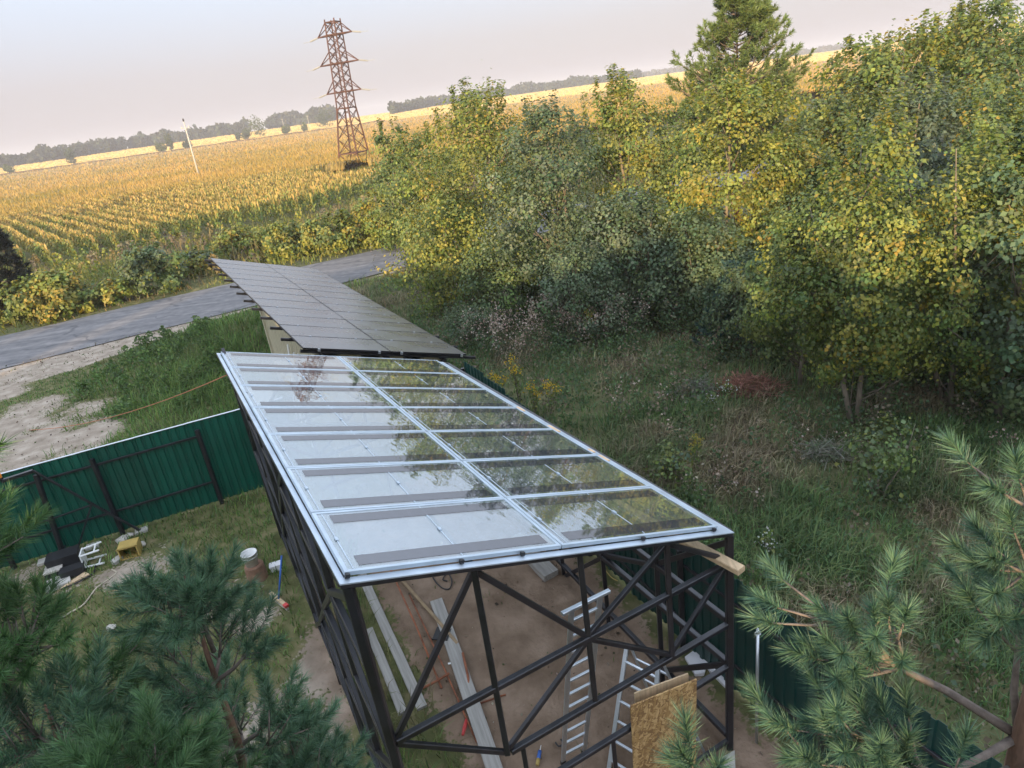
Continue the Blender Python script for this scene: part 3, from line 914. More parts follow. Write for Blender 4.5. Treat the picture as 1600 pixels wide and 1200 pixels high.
def build_dark_array():
    t = thing('panel_rack', 'dark steel rack with rafter ends sticking out under the dark solar panels', 'rack', (*droof(2, 6.8)[:2], 0))
    b0 = np.array(t.location)
    for i in range(13):
        b_ = min(max(i * 1.14, .10), 13.6)
        mb = MB(); mb.bar(droof(-.20 if i > 0 else -.02, b_, -.10) - b0, droof(2 * DW + (.30 if i in (0, 1, 2) else .02), b_, -.10) - b0, .06, .07, up=D3)
        mb.build('rafter', MT['black_steel'], t)
    for a in (.5, 2.0, 3.5):
        mb = MB(); mb.bar(droof(a, .02, -.18) - b0, droof(a, 13.66, -.18) - b0, .07, .08, up=D3); mb.build('rail', MT['black_steel'], t)
    for a in (2.0, 3.5):
        for b_ in (.2, 7.3, 10.4, 13.4):
            p_ = droof(a, b_, -.22)
            mb = MB(); mb.bar(np.array([p_[0], p_[1], -.05]) - b0, p_ - b0, .08); mb.build('post', MT['black_steel'], t)
    for a in (.35, 1.75, 2.3, 3.9):
        mb = MB(); mb.box(droof(a, -.03, -.03) - b0, (.05, .05, .06), DB); mb.build('clamp', MT['alu'], t)
    w, h = DW - .012, 1.128
    mb = MB(); mb.box((0, 0, -.0165), (w - .03, h - .03, .032)); lam = mb.mesh('laminate', MT['dark_panel'])
    mb = MB()
    fr = .016
    for cx, cy, sx, sy in ((0, -h/2 + fr/2, w, fr), (0, h/2 - fr/2, w, fr), (-w/2 + fr/2, 0, fr, h - 2*fr), (w/2 - fr/2, 0, fr, h - 2*fr)):
        mb.box((cx, cy, -.018), (sx, sy, .038))
    frm = mb.mesh('frame', MT['black_steel'])
    mb = MB(); mb.box((0, 0, 0), (.05, .03, .02)); clip = mb.mesh('clip', MT['alu'])
    words = ['first', 'second', 'third', 'fourth', 'fifth', 'sixth', 'seventh', 'eighth', 'ninth', 'tenth', 'eleventh', 'twelfth']
    for i in range(12):
        for j in range(2):
            tilt = np.array([[1, 0, random.uniform(-.006, .006)], [0, 1, random.uniform(-.006, .006)], [0, 0, 1]])
            q = thing('dark_solar_panel', f'glossy dark solar panel above shed, {"high left" if j == 0 else "low right"} column, {words[i]} row from the glass canopy', 'solar panel',
                      matrix=mat4(DB @ tilt, droof(DW * (j + .5), 1.14 * (i + .5))), group='dark solar panels above the shed')
            link_obj('laminate', lam, q); link_obj('frame', frm, q)
            if i < 11:
                for x_ in (-.55, .55):
                    o = link_obj('clip', clip, q); o.location = (x_, h / 2, .008)
build_dark_array()

def corr_sheet(w, h, pitch=.2, depth=.02, th=.004):
    """profiled sheet in the xz plane, x 0..w, z 0..h"""
    mb = MB(); xs = []; x = 0.
    prof = [(0, 0), (.55, 0), (.62, 1), (.93, 1), (1., 0)]
    pts = []
    k = 0
    while x < w - 1e-6:
        for f_, d_ in prof[:-1]:
            xx = x + f_ * pitch
            if xx <= w: pts.append((xx, d_ * depth))
        x += pitch
    pts.append((w, 0.))
    V = []
    for (px_, py_) in pts:
        V += [(px_, py_, 0), (px_, py_, h), (px_, py_ + th, 0), (px_, py_ + th, h)]
    Fs = []
    for i in range(len(pts) - 1):
        a, b_ = i * 4, (i + 1) * 4
        Fs += [(a, b_, b_+1, a+1), (a+2, a+3, b_+3, b_+2), (a+1, b_+1, b_+3, a+3), (a, a+2, b_+2, b_)]
    e = (len(pts) - 1) * 4
    Fs += [(0, 1, 3, 2), (e, e+2, e+3, e+1)]
    mb.add(V, Fs)
    return mb

def build_shed():
    A0, A1, B0, B1 = .32, 3.5, .35, 6.6
    t = thing('shed', 'low shed with beige ribbed metal walls under the dark solar panels', 'shed', (*droof(1.9, 3.4)[:2], 0))
    b0 = np.array(t.location)
    def wp(a, b_, z): 
        p_ = droof(a, b_, 0); return np.array([p_[0], p_[1], z])
    def wall(pa, pb, ztop_a, ztop_b):
        """row of ribbed sheets from pa to pb; each sheet is a part"""
        d = pb - pa; ln = np.linalg.norm(d[:2]); n = max(1, int(round(ln / 1.04)))
        ex = d / ln; ang = math.atan2(ex[1], ex[0])
        for k in range(n):
            zt = ztop_a + (ztop_b - ztop_a) * (k + .5) / n
            o = corr_sheet(ln / n - .002, zt + .05, .26, .035).build('wall_sheet', MT['beige_sheet'], t)
            p_ = pa + ex * ln * k / n
            o.location = p_ - b0 + np.array([0, 0, -.05]); o.rotation_euler = (0, 0, ang)
    zt = lambda a: float(droof(a, 0, -.24)[2])
    zl, zr = zt(A0), zt(A1)
    zl2 = float(droof(A0, B1, -.24)[2])
    wall(wp(A0, B1, 0), wp(A0, B0, 0), zl2, zl)
    wall(wp(A0, B0, 0), wp(A1, B0, 0), zl, zr)
    wall(wp(A1, B0, 0), wp(A1, B1, 0), zr, zr)
    wall(wp(A1, B1, 0), wp(A0, B1, 0), zr, zl2)
    for a, b_ in ((A0, B0), (A0, B1), (A1, B0), (A1, B1)):
        mb = MB(); p_ = wp(a, b_, 0); mb.bar(p_ - b0 + [0, 0, -.05], p_ - b0 + [0, 0, float(droof(a, b_, -.22)[2])], .12, .12, up=DN); mb.build('corner_trim', MT['beige_sheet'], t)
    # white pipes leaning on the wall
    for k in range(4):
        b_ = 1.6 + k * .52
        p0 = wp(A0 - .42, b_, .0); p1 = wp(A0 - .07, b_ + .05, 2.2 + .1 * (k % 2))
        mb = MB(); mb.tube([p0, p1], .028, 8)
        o = mb.build('pipe', MT['white_plastic'])
        tag(o, f'white plastic pipe leaning on the beige shed wall, {["nearest the glass canopy", "second from the glass canopy", "third from the glass canopy", "farthest from the glass canopy"][k]}', 'pipe', 'white pipes leaning on the shed')
    # pile of pale boards beyond the corner
    for k in range(5):
        mb = MB(); mb.box((0, 0, 0), (.9 - .05 * k, 2.0, .11), rotz(.08 * (k % 3 - 1)))
        p_ = wp(A0 - .95, 5.0, .06 + .115 * k)
        o = mb.build('stone_slab', MT['rubble']); o.location = p_; o.rotation_euler = (0, 0, _ps)
        tag(o, f'pale grey slab piled beside the beige shed, {["lowest", "second from bottom", "middle", "second from top", "topmost"][k]} of the pile', 'slab', 'slabs piled beside the shed')
build_shed()

# ------------------------------------------------------------------ fences
def fence(name, label, A, B, height, sheetw, materials, rail_side, post_step, zfun, seed=0, rails=(.55, 1.68), cap=None):
    A = np.array(A, float); B = np.array(B, float)
    d = B - A; ln = np.linalg.norm(d); ex = d / ln; ang = math.atan2(ex[1], ex[0])
    ny = np.array([-ex[1], ex[0]])
    t = thing(name, label, 'fence', (*A, zfun(*A)))
    b0 = np.array(t.location)
    n = int(round(ln / sheetw)); w = ln / n
    proto = [corr_sheet(w + .01, height, w / 6, .026).mesh('sheet', mm) for mm in materials]
    for k in range(n):
        p_ = A + ex * w * k
        z = zfun(*(p_ + ex * w / 2)) + .05
        o = link_obj('sheet', proto[(k * 7 + k // 3) % len(proto)], t)
        o.location = (p_[0] - b0[0], p_[1] - b0[1], z - b0[2]); o.rotation_euler = (0, 0, ang)
        if cap:
            mb = MB(); q = np.array([p_[0], p_[1], z + height]) - b0
            mb.bar(q + [*(-ny * -.008), .004], q + [*(ex * w), .004], .05, .014); mb.build('cap', cap, t)
    npst = int(ln / post_step) + 1
    side = rail_side
    for k in range(npst):
        p_ = A + ex * min(ln, k * post_step + .15) + ny * side * .075
        z = zfun(*p_)
        mb = MB(); mb.bar(np.array([*p_, z - .15]) - b0, np.array([*p_, z + height - .12]) - b0, .08); mb.build('post', MT['black_steel'], t)
    for h_ in rails:
        seg = npst - 1
        for k in range(seg):
            p0 = A + ex * (k * post_step + .15) + ny * side * .032; p1 = A + ex * min(ln, (k + 1) * post_step + .15) + ny * side * .032
            mb = MB(); mb.bar(np.array([*p0, zfun(*p0) + h_]) - b0, np.array([*p1, zfun(*p1) + h_]) - b0, .03, .05); mb.build('rail', MT['black_steel'], t)
    return t, ex, ny
fz = lambda x, y: float(gz(x, y))
FA = np.array([-12.6, 11.05]); FB = np.array([-5.1, 14.0])
fence('metal_fence', 'emerald green ribbed sheet fence with black posts beside the sandy lot', FA, FB, 1.97, 1.0, [MT['green_sheet'], MT['green_sheet_b']], -1, 2.02, fz, cap=MT['alu'])
# fence on the right of the canopy runs towards and past the camera
RA = cf(4.92, 9.0, 0)[:2]; RBp = cf(4.86, -6.0, 0)[:2]
fence('metal_fence', 'dark green ribbed sheet fence running past the right side of the glass canopy', RBp, RA, 2.0, 1.0, [MT['green_inner']], 1, 2.5, fz, rails=(.5, 1.6))

def build_gate():
    """braced counterbalance frame of the sliding gate standing in front of the left fence"""
    ex = (FB - FA) / np.linalg.norm(FB - FA); ny = np.array([-ex[1], ex[0]])
    A = FA - ny * .22
    def P(px, z):  # point on the gate plane at the pixel
        d = ray(px); n3 = np.array([ny[0], ny[1], 0])
        t_ = ((np.array([A[0], A[1], CAM_Z]) - np.array([0, 0, CAM_Z])) @ n3) / (d @ n3)
        return d * t_ + np.array([0, 0, CAM_Z])
    q = {k: P(v, 0) for k, v in dict(tl=(2, 752), d0=(52, 736), d1=(228, 834), mid=(143, 789), s1=(118, 868), h0=(50, 822), p0=(56, 742), p1=(104, 880), b0=(66, 912), b1=(236, 832), k0=(102, 852), k1=(80, 890)).items()}
    t = thing('sliding_gate', 'black braced sliding gate frame standing before the green sheet fence', 'gate', (q['p1'][0], q['p1'][1], float(gz(q['p1'][0], q['p1'][1]))))
    o0 = np.array(t.location)
    for nm, a, b_, w in (('top_beam', 'tl', 'd0', .07), ('brace', 'd0', 'd1', .045), ('strut', 'mid', 's1', .035), ('beam', 'h0', 'mid', .035), ('post', 'p0', 'p1', .085), ('bottom_beam', 'b0', 'b1', .085), ('strut', 'k0', 'k1', .035)):
        mb = MB(); mb.bar(q[a] - o0, q[b_] - o0, w); mb.build(nm, MT['black_steel'], t)
    # concrete footing blocks under the bottom beam
    for k, s_ in enumerate((.1, .5, .93)):
        p_ = q['b0'] + (q['b1'] - q['b0']) * s_
        z = float(gz(p_[0], p_[1])); hh_ = max(.05, p_[2] - .04 - z)
        mb = MB(); mb.box((p_[0], p_[1], z + hh_ / 2 - .01), (.25, .2, hh_ + .02), rotz(.4))
        tag(mb.build('footing_block', MT['concrete']), ['concrete block under left end of the sliding gate', 'concrete block under middle of the sliding gate', 'concrete block under right end of the sliding gate'][k], 'block', 'blocks carrying the sliding gate')
    lamp = at_z((4, 740), q['tl'][2] + .12)
    t2 = thing('gate_lamp', 'small orange warning lamp on top of the gate end', 'lamp', q['tl'] + np.array([0, 0, .03]))
    mb = MB(); mb.lathe((0, 0, 0), [(.0, 0), (.05, 0), (.05, .05), (.0, .05)], 12); mb.build('base', MT['black_plastic'], t2)
    mb = MB(); mb.lathe((0, 0, .05), [(.045, 0), (.05, .05), (.04, .11), (.0, .125)], 12); mb.build('lens', mat('amber_lens', (.7, .25, .03), .3, var=.1), t2, True)
build_gate()

# ------------------------------------------------------------------ things in the yard and under the canopy
PLANKS = []
def plank(name, label, p0, p1, w, th, material, z0=None, z1=None, cat='plank', group=None, lift=0.):
    a = ground(p0); b_ = ground(p1)
    if z0 is not None: a = at_z(p0, z0)
    if z1 is not None: b_ = at_z(p1, z1)
    a = a + np.array([0, 0, th / 2 + lift]); b_ = b_ + np.array([0, 0, th / 2 + lift])
    PLANKS.append((a[:2].copy(), b_[:2].copy(), w))
    d = b_ - a; ln = np.linalg.norm(d); d /= ln
    x = np.cross(d, [0, 0, 1]); x /= np.linalg.norm(x); z = np.cross(x, d)
    mb = MB(); c = .006
    prof = [(-w/2+c, -th/2), (w/2-c, -th/2), (w/2, -th/2+c), (w/2, th/2-c), (w/2-c, th/2), (-w/2+c, th/2), (-w/2, th/2-c), (-w/2, -th/2+c)]
    N = 6
    V = []
    for i in range(N + 1):
        y = ln * i / N
        wob = random.uniform(-.006, .006)
        V += [(p_ + wob, y, q) for p_, q in prof]
    Fs = [(i*8+j, i*8+(j+1) % 8, (i+1)*8+(j+1) % 8, (i+1)*8+j) for i in range(N) for j in range(8)]
    Fs += [tuple(range(7, -1, -1)), tuple(range(N*8, N*8+8))]
    mb.add(V, Fs)
    o = mb.build(name, material)
    o.matrix_world = mat4(basis(x, d, z), a)
    return tag(o, label, cat, group)

plank('plank', 'long grey plank on the ground just inside the high side of the frame', (566, 900), (660, 1108), .16, .05, MT['plank'])
plank('plank', 'shorter grey plank lying outermost against the high side of the frame', (577, 985), (630, 1116), .14, .05, MT['plank'])
plank('plank', 'long weathered plank on sand with a white strap round it', (682, 940), (776, 1210), .22, .05, MT['plank'])
plank('plank', 'thin brown batten lying on grass beside the rusty rods', (618, 898), (716, 1010), .055, .03, MT['brown_board'], lift=.05)
plank('timber_beam', 'thick sawn timber beam with pale end lying on the sand', (805, 845), (862, 905), .30, .14, MT['plank'], cat='timber')
tb = cf(4.02, -.30, 2.41)
te = cf(3.62, 2.6, 2.41)
mb = MB(); mb.bar(tb, te, .13, .075)
tag(mb.build('timber_beam', MT['newwood']), 'fresh timber beam resting on the front truss by the low corner post', 'timber')

# dark cap and white strap of the strapped plank
def on_plank(px, dz=.06): return ground(px, dz)
c_ = on_plank((691, 990)); mb = MB(); mb.box(c_, (.26, .28, .02), rotz(-.25)); tag(mb.build('tar_paper', MT['black_plastic']), 'dark piece of roofing felt lying across the strapped plank', 'felt')
a_, b_ = on_plank((700, 1037)), on_plank((722, 1033)); mb = MB(); mb.bar(a_, b_, .03, .012); tag(mb.build('strap', MT['white_plastic']), 'white strap tied round the weathered plank', 'strap')

rod_lab = ['rusty rod leaning from the grass strip toward the sand, leftmost of the rods', 'rusty rod lying beside the brown batten', 'short rusty rod lying across the other rods', 'rusty rod end sticking out right of the strapped plank', 'rusty rod lying under the lower end of the strapped plank']
for k, (p0, p1, l0, l1, r_) in enumerate((((606, 880), (690, 1075), .28, .02, .016), ((640, 930), (745, 1160), .06, .02, .014), ((655, 1078), (702, 1052), .05, .10, .02), ((723, 1020), (735, 1090), .16, .02, .02), ((700, 1115), (790, 1085), .03, .03, .014))):
    mb = MB(); mb.tube([ground(p0, l0), ground(((p0[0]+p1[0])/2+2, (p0[1]+p1[1])/2), (l0+l1)/2), ground(p1, l1)], r_, 7)
    tag(mb.build('rod', MT['rust'], smooth=True), rod_lab[k], 'rod', 'rusty rods on the sand')

def cable(name, label, pts, r, material, cat='cable', lift=None):
    P = [ground(p_, r if lift is None else lift) if len(p_) == 2 else np.array(p_) for p_ in pts]
    # Catmull-Rom smoothing
    out = []
    for i in range(len(P) - 1):
        p0, p1, p2, p3 = P[max(i-1, 0)], P[i], P[i+1], P[min(i+2, len(P)-1)]
        for t_ in np.linspace(0, 1, 6, endpoint=False):
            out.append(.5 * ((2*p1) + (-p0+p2)*t_ + (2*p0-5*p1+4*p2-p3)*t_**2 + (-p0+3*p1-3*p2+p3)*t_**3))
    out.append(P[-1])
    mb = MB(); mb.tube(out, r, 6)
    return tag(mb.build(name, material, smooth=True), label, cat)
cable('cable', 'black cable looped on the sand below the front roof edge', [(672, 890), (678, 905), (690, 918), (702, 920), (706, 908), (700, 896), (692, 905), (699, 908)], .012, MT['cable'])
cable('cable', 'small dark cable scrap on the sand by the ladder foot', [(868, 1160), (873, 1166), (880, 1162), (876, 1155)], .012, MT['cable'])
cable('cord', 'yellow cord lying on the soil behind the cross truss', [(945, 890), (955, 902), (965, 908)], .012, MT['yellow_plastic'], 'cord')
cable('hose', 'pale thin hose winding over the lawn in front of the gate', [(70, 985), (105, 960), (130, 945), (150, 920), (170, 905), (182, 895), (175, 890)], .016, MT['hose'], 'hose')
cable('cable', 'dark cable curling from the stool over the pale slab', [(150, 880), (146, 895), (130, 905), (110, 915), (85, 924)], .014, MT['cable'])

# red clamp, white rag, sealant tube
p_ = ground((727, 1140)); t = thing('red_clamp', 'small red tool lying between rods and the strapped plank', 'tool', p_)
mb = MB(); mb.tube([(-.03, -.12, .04), (0, 0, .05), (.02, .13, .04)], [.02, .03, .022], 8); mb.build('grip', MT['red_plastic'], t, True)
mb = MB(); mb.tube([(.02, .13, .04), (.03, .2, .03)], [.008, .006], 6); mb.build('tip', MT['rust'], t)
p_ = ground((842, 1186)); t = thing('sealant_tube', 'blue and yellow sealant cartridge lying on the sand', 'cartridge', p_ + np.array([0, 0, .027]), (0, 0, rad(-15)))
mb = MB(); mb.tube([(0, -.11, 0), (0, -.02, 0)], .026, 12); mb.build('label_band', MT['yellow_plastic'], t, True)
mb = MB(); mb.tube([(0, -.02, 0), (0, .1, 0)], .0262, 12); mb.build('barrel', MT['blue_paint'], t, True)
mb = MB(); mb.tube([(0, .1, 0), (0, .12, 0), (0, .19, 0)], [.012, .008, .004], 8); mb.build('nozzle', MT['white_plastic'], t, True)

def ladder(name, label, f0, f1, t0, t1, n, rail_w, rail_d, top_bar=0., rung_h=.03):
    """feet f0,f1 and tops t0,t1 of the two rails"""
    f0, f1, t0, t1 = (np.array(q, float) for q in (f0, f1, t0, t1))
    t = thing(name, label, 'ladder', (f0 + f1) / 2); b0 = np.array(t.location)
    across = (f1 - f0) / np.linalg.norm(f1 - f0)
    for a, b_ in ((f0, t0), (f1, t1)):
        mb = MB(); mb.bar(a - b0, b_ - b0, rail_w, rail_d, up=across); rl = mb.build('rail', MT['alu'], t)
        mb = MB(); d = (b_ - a) / np.linalg.norm(b_ - a); mb.bar(a - b0 - d * .02, a - b0 + d * .06, rail_w + .012, rail_d + .012, up=across); mb.build('rubber_foot', MT['black_plastic'], rl)
    for k in range(n):
        q = (k + .8) / (n + .5)
        mb = MB(); mb.bar(f0 + (t0 - f0) * q - b0, f1 + (t1 - f1) * q - b0, .032, rung_h); mb.build('rung', MT['alu'], t)
    if top_bar:
        c = (t0 + t1) / 2; d = (t1 - t0) / np.linalg.norm(t1 - t0)
        mb = MB(); mb.bar(c - d * top_bar - b0, c + d * top_bar - b0, .05, .04); mb.build('top_bar', MT['alu'], t)
    return t
def on_plane_l(px, l):
    """point on the vertical plane at canopy coordinate l"""
    d = ray(px); P0 = cf(0, l, CAM_Z)
    t_ = ((P0 - np.array([0, 0, CAM_Z])) @ EE) / (d @ EE)
    return d * t_ + np.array([0, 0, CAM_Z])
ladder('ladder', 'aluminium ladder leaning toward the front truss, standing on sand', ground((880, 1192)), ground((913, 1175)), on_plane_l((893, 952), .16), on_plane_l((938, 930), .16), 11, .028, .06, top_bar=.30)
# stepladder: two flights
fA, fB = ground((950, 1212)), ground((1012, 1252))
tA, tB = on_plane_l((979, 1012), 1.0), None
tB = tA + (fB - fA) * .8
t = ladder('stepladder', 'aluminium stepladder standing behind the particle boards', fA, fB, tA, tB, 6, .028, .06)
b0 = np.array(t.location)
offv = HH * 1.0
for a, b_ in ((fA, tA), (fB, tB)):
    q = np.array([(a + offv)[0], (a + offv)[1], float(gz(*(a + offv)[:2]))])
    mb = MB(); mb.bar(q - b0, b_ + HH * .06 - b0, .026, .045, up=EE); mb.build('rear_rail', MT['alu'], t)
for k in range(4):
    f_ = .2 + k * .22
    q0 = np.array([(fA + offv)[0], (fA + offv)[1], float(gz(*(fA + offv)[:2]))]); q1 = np.array([(fB + offv)[0], (fB + offv)[1], float(gz(*(fB + offv)[:2]))])
    mb = MB(); mb.bar(q0 + (tA + HH * .06 - q0) * f_ - b0, q1 + (tB + HH * .06 - q1) * f_ - b0, .026, .028); mb.build('rear_rung', MT['alu'], t)

def board(name, label, tl, tr, drop_to, th, material, cat='board'):
    """upright sheet with top corners tl, tr leaning slightly; bottom on the ground"""
    tl = np.array(tl); tr = np.array(tr)
    x = tr - tl; w = np.linalg.norm(x); x /= w
    y = np.array([0, 0, -1.]); lean = np.cross(x, y); lean[2] = 0
    dn = y + lean * drop_to; dn -= x * (dn @ x); dn /= np.linalg.norm(dn)
    z = np.cross(x, dn)
    g_ = min(float(gz(tl[0], tl[1])), float(gz(tr[0], tr[1])))
    h = (tl[2] - g_) / abs(dn[2]) + .02
    mb = MB(); mb.box((w / 2, h / 2, 0), (w, h, th))
    o = mb.build(name, material); o.matrix_world = mat4(basis(x, dn, z), tl)
    return tag(o, label, cat)
o1 = board('particle_board', 'large front particle board propped against the truss by the stepladder', at_z((985, 1103), 1.13), at_z((1088, 1061), 1.13), .05, .018, MT['osb'])
o2 = board('particle_board', 'smooth yellowish board standing just behind the large particle board', at_z((991, 1083), 1.12), at_z((1075, 1052), 1.12), .03, .018, MT['newwood'])
# white sheet lying between frame and fence
def flat_poly(name, label, pxs, lift, th, material, cat):
    P = [ground(q, lift) for q in pxs]
    n = len(P)
    mb = MB(); V = [p_ for p_ in P] + [p_ - np.array([0, 0, th]) for p_ in P]
    mb.add(V, [tuple(range(n)), tuple(range(2*n-1, n-1, -1))] + [(i, n+i, n+(i+1) % n, (i+1) % n) for i in range(n)])
    o = mb.build(name, material)
    return tag(o, label, cat)
flat_poly('white_board', 'broken white board lying by the dark fence behind the corner post', [(1070, 1026), (1112, 996), (1128, 1012), (1138, 1032), (1139, 1078), (1108, 1046), (1104, 1040), (1100, 1052), (1086, 1053)], .06, .05, MT['white_board'], 'board')
flat_poly('concrete_slab', 'grey concrete slab at the foot of the right corner post', [(1112, 1192), (1148, 1172), (1150, 1225), (1118, 1240)], .10, .14, MT['concrete'], 'slab')
# aluminium pole with a shackle by the right fence
top = at_d((1184, 992), 6.75); basep = np.array([top[0] + .02, top[1] + .02, float(gz(top[0], top[1])) - .03])
t = thing('metal_pole', 'thin grey metal pole with a looped top beside the dark fence', 'pole', basep); b0 = np.array(basep)
mb = MB(); mb.tube([(0, 0, 0), top - b0], .02, 10); mb.build('shaft', MT['alu'], t, True)
for k in range(2):
    mb = MB(); c_ = top - b0 + np.array([0, 0, .02 + .045 * k])
    mb.tube([c_ + .035 * np.array([math.cos(a) * (1 - k), math.cos(a) * k, math.sin(a)]) for a in np.linspace(0, 6.1, 10)], .009, 6); mb.build('loop', MT['alu'], t, True)

# bucket on a stump
p_ = ground((403, 902)); sh = .30
t = thing('tree_stump', 'sawn tree stump standing on the lawn left of the canopy', 'stump', p_)
mb = MB()
prof = [(.20, -.03), (.185, .06), (.175, sh - .02), (.165, sh), (.0, sh)]
mb.lathe((0, 0, 0), prof, 18); mb.build('wood', MT['stump'], t, True)
t = thing('bucket', 'white plastic bucket standing on the tree stump', 'bucket', p_ + np.array([-.02, .0, sh + .002]))
mb = MB(); mb.lathe((0, 0, 0), [(0, 0), (.11, 0), (.14, .25), (.148, .25), (.148, .265), (.135, .265), (.106, .02), (0, .02)], 24); shell = mb.build('shell', MT['white_plastic'], t, True)
mb = MB(); mb.tube([(.15 * math.cos(a), .15 * math.sin(a) * .98, .245 - .05 * math.sin(a)) for a in np.linspace(0, math.pi, 10)], .004, 5); mb.build('handle', MT['alu'], shell)
mb = MB(); mb.lathe((0, 0, 0), [(.143, .19), (.147, .19), (.147, .205), (.143, .205)], 24); mb.build('rim_ring', MT['white_plastic'], shell)

# push broom leaning on the frame
h0 = ground((427, 935)); h1 = ground((449, 953)); hc = (h0 + h1) / 2
t = thing('broom', 'blue handled push broom leaning against the black frame', 'broom', hc); dirb = (h1 - h0) / np.linalg.norm(h1 - h0)
mb = MB(); mb.bar(-dirb * .26 + [0, 0, .10], dirb * .18 + [0, 0, .10], .07, .04); mb.build('head', MT['newwood'], t)
mb = MB(); mb.bar(dirb * .18 + [0, 0, .10], dirb * .26 + [0, 0, .10], .074, .05); mb.build('head_end', MT['red_plastic'], t)
mb = MB(); mb.bar(-dirb * .25 + [0, 0, .04], dirb * .25 + [0, 0, .04], .05, .08); mb.build('bristles', MT['rubble'], t)
q = at_d((440, 868), float(np.hypot(*hc[:2])) + .25) - hc
mb = MB(); mb.tube([(0, 0, .11), q], .016, 8); mb.build('handle', MT['blue_paint'], t, True)
p_ = ground((432, 889)); mb = MB()
mb.tube([p_ + [0, 0, .3], p_ + [.1, .02, .34], p_ + [.22, .05, .3]], [.02, .05, .02], 7)
mb = MB(); mb.box((0, 0, .06), (.22, .16, .12), rotz(.3)); o = mb.build('rag_bundle', MT['white_board']); o.location = p_
tag(o, 'crumpled white rag bundle on the grass beside the blue broom', 'rag')

# items along the gate
p_ = ground((150, 878)); t = thing('stool', 'white plastic stool tipped on its side in front of the gate', 'stool', p_, (0, 0, rad(20))); t.scale = (.82, .82, .82)
for x_, y_ in ((-.17, -.17), (.17, -.17), (-.17, .17), (.17, .17)):
    mb = MB(); mb.bar((-.2, y_, .2 + x_ * .95), (.22, y_ * 1.12, .2 + x_ * 1.12), .05, .03); mb.build('leg', MT['white_plastic'], t)
mb = MB(); mb.box((-.21, 0, .2), (.03, .38, .38)); mb.build('seat', MT['white_plastic'], t)
for z_ in (.02, .38):
    mb = MB(); mb.bar((.1, -.18, z_), (.1, .18, z_), .03, .04); mb.build('stretcher', MT['white_plastic'], t)
p_ = ground((207, 866)); t = thing('crate', 'yellow plastic crate lying open toward the lawn', 'crate', p_, (0, 0, rad(15)))
def open_box(t, w, d, h, th, material):
    for nm, c, s_ in (('base', (0, d/2 - th/2, h/2), (w, th, h)), ('side', (-w/2 + th/2, -th/2, h/2), (th, d - th, h)), ('side', (w/2 - th/2, -th/2, h/2), (th, d - th, h)), ('side', (0, -th/2, th/2), (w - 2*th, d - th, th)), ('side', (0, -th/2, h - th/2), (w - 2*th, d - th, th))):
        mb = MB(); mb.box(c, s_); mb.build(nm, material, t)
    mb = MB()
    for c, s_ in (((0, -d/2, th), (w + .03, .02, 2*th)), ((0, -d/2, h - th), (w + .03, .02, 2*th)), ((-w/2 + th, -d/2, h/2), (2*th, .02, h)), ((w/2 - th, -d/2, h/2), (2*th, .02, h))): mb.box(c, s_)
    mb.build('rim', material, t)
open_box(t, .36, .3, .27, .012, MT['yellow_plastic'])
for k, (px, sz, hgt, lab) in enumerate((((105, 884), (.55, .34), .30, 'black battery box standing at the gate beam'), ((116, 897), (.40, .22), .16, 'low black box on the slab in front of the battery box'), ((88, 897), (.3, .3), .16, 'black plastic tray with grey lid at the slab'))):
    p_ = ground(px); t = thing('black_box', lab, 'box', p_, (0, 0, rad(22)))
    mb = MB(); mb.box((0, 0, hgt * .4), (sz[0], sz[1], hgt * .8)); mb.build('body', MT['black_plastic'], t)
    mb = MB(); mb.box((0, 0, hgt * .9), (sz[0] + .02, sz[1] + .02, hgt * .2)); mb.build('lid', MT['rubble'] if k == 2 else MT['black_plastic'], t)
flat_poly('stone_slab', 'pale flat slab in front of the black boxes', [(71, 925), (73, 907), (108, 893), (110, 908)], .05, .06, MT['concrete'], 'slab')
flat_poly('wood_board', 'pale board lying on the lawn beyond the dark cable', [(85, 925), (132, 893), (140, 897), (100, 917)], .03, .035, MT['newwood'], 'board')
flat_poly('stone_slab', 'small grey paving slab between stool and yellow crate', [(172, 876), (186, 866), (192, 869), (178, 880)], .06, .07, MT['concrete'], 'slab')
for px, sz, lab in (((192, 846), .14, 'pale stone behind the gate beam near the crate'), ((220, 854), .13, 'grey stone right of the yellow crate'), ((203, 838), .10, 'brownish stone between gate beam and fence'), ((361, 881), .07, 'white pebble lying alone on the lawn near the stump'), ((175, 982), .09, 'grey stone among the pine branches')):
    p_ = ground(px); t_ = rand_unit(40) * np.array([1, .8, .6]) * sz
    import bmesh
    bm = bmesh.new()
    for v in t_: bm.verts.new(v)
    bmesh.ops.convex_hull(bm, input=bm.verts)
    me = bpy.data.meshes.new('stone'); bm.to_mesh(me); bm.free(); me.materials.append(MT['rubble'])
    o = link_obj('stone', me); o.location = p_ + np.array([0, 0, sz * .35]); tag(o, lab, 'stone', 'loose stones in the yard')

# orange rope tied to the canopy frame and pegged in the sand
pr0 = cf(-.08, 7.6, 3.1); pr1 = ground((45, 672), .02)
a_ = ground((352, 590)); 
rp_ = []
pr0 = cf(-.02, 8.0, roof_z(0, 8.0) - .45)
for q in np.linspace(0, 1, 14):
    p_ = pr0 + (pr1 - pr0) * q; p_ = p_ - np.array([0, 0, 1.0 * q * (1 - q)]); rp_.append(p_)
mb = MB(); mb.tube(rp_, .010, 6); tag(mb.build('rope', MT['orange_rope'], smooth=True), 'orange rope stretched from the canopy frame over the green lawn', 'rope')

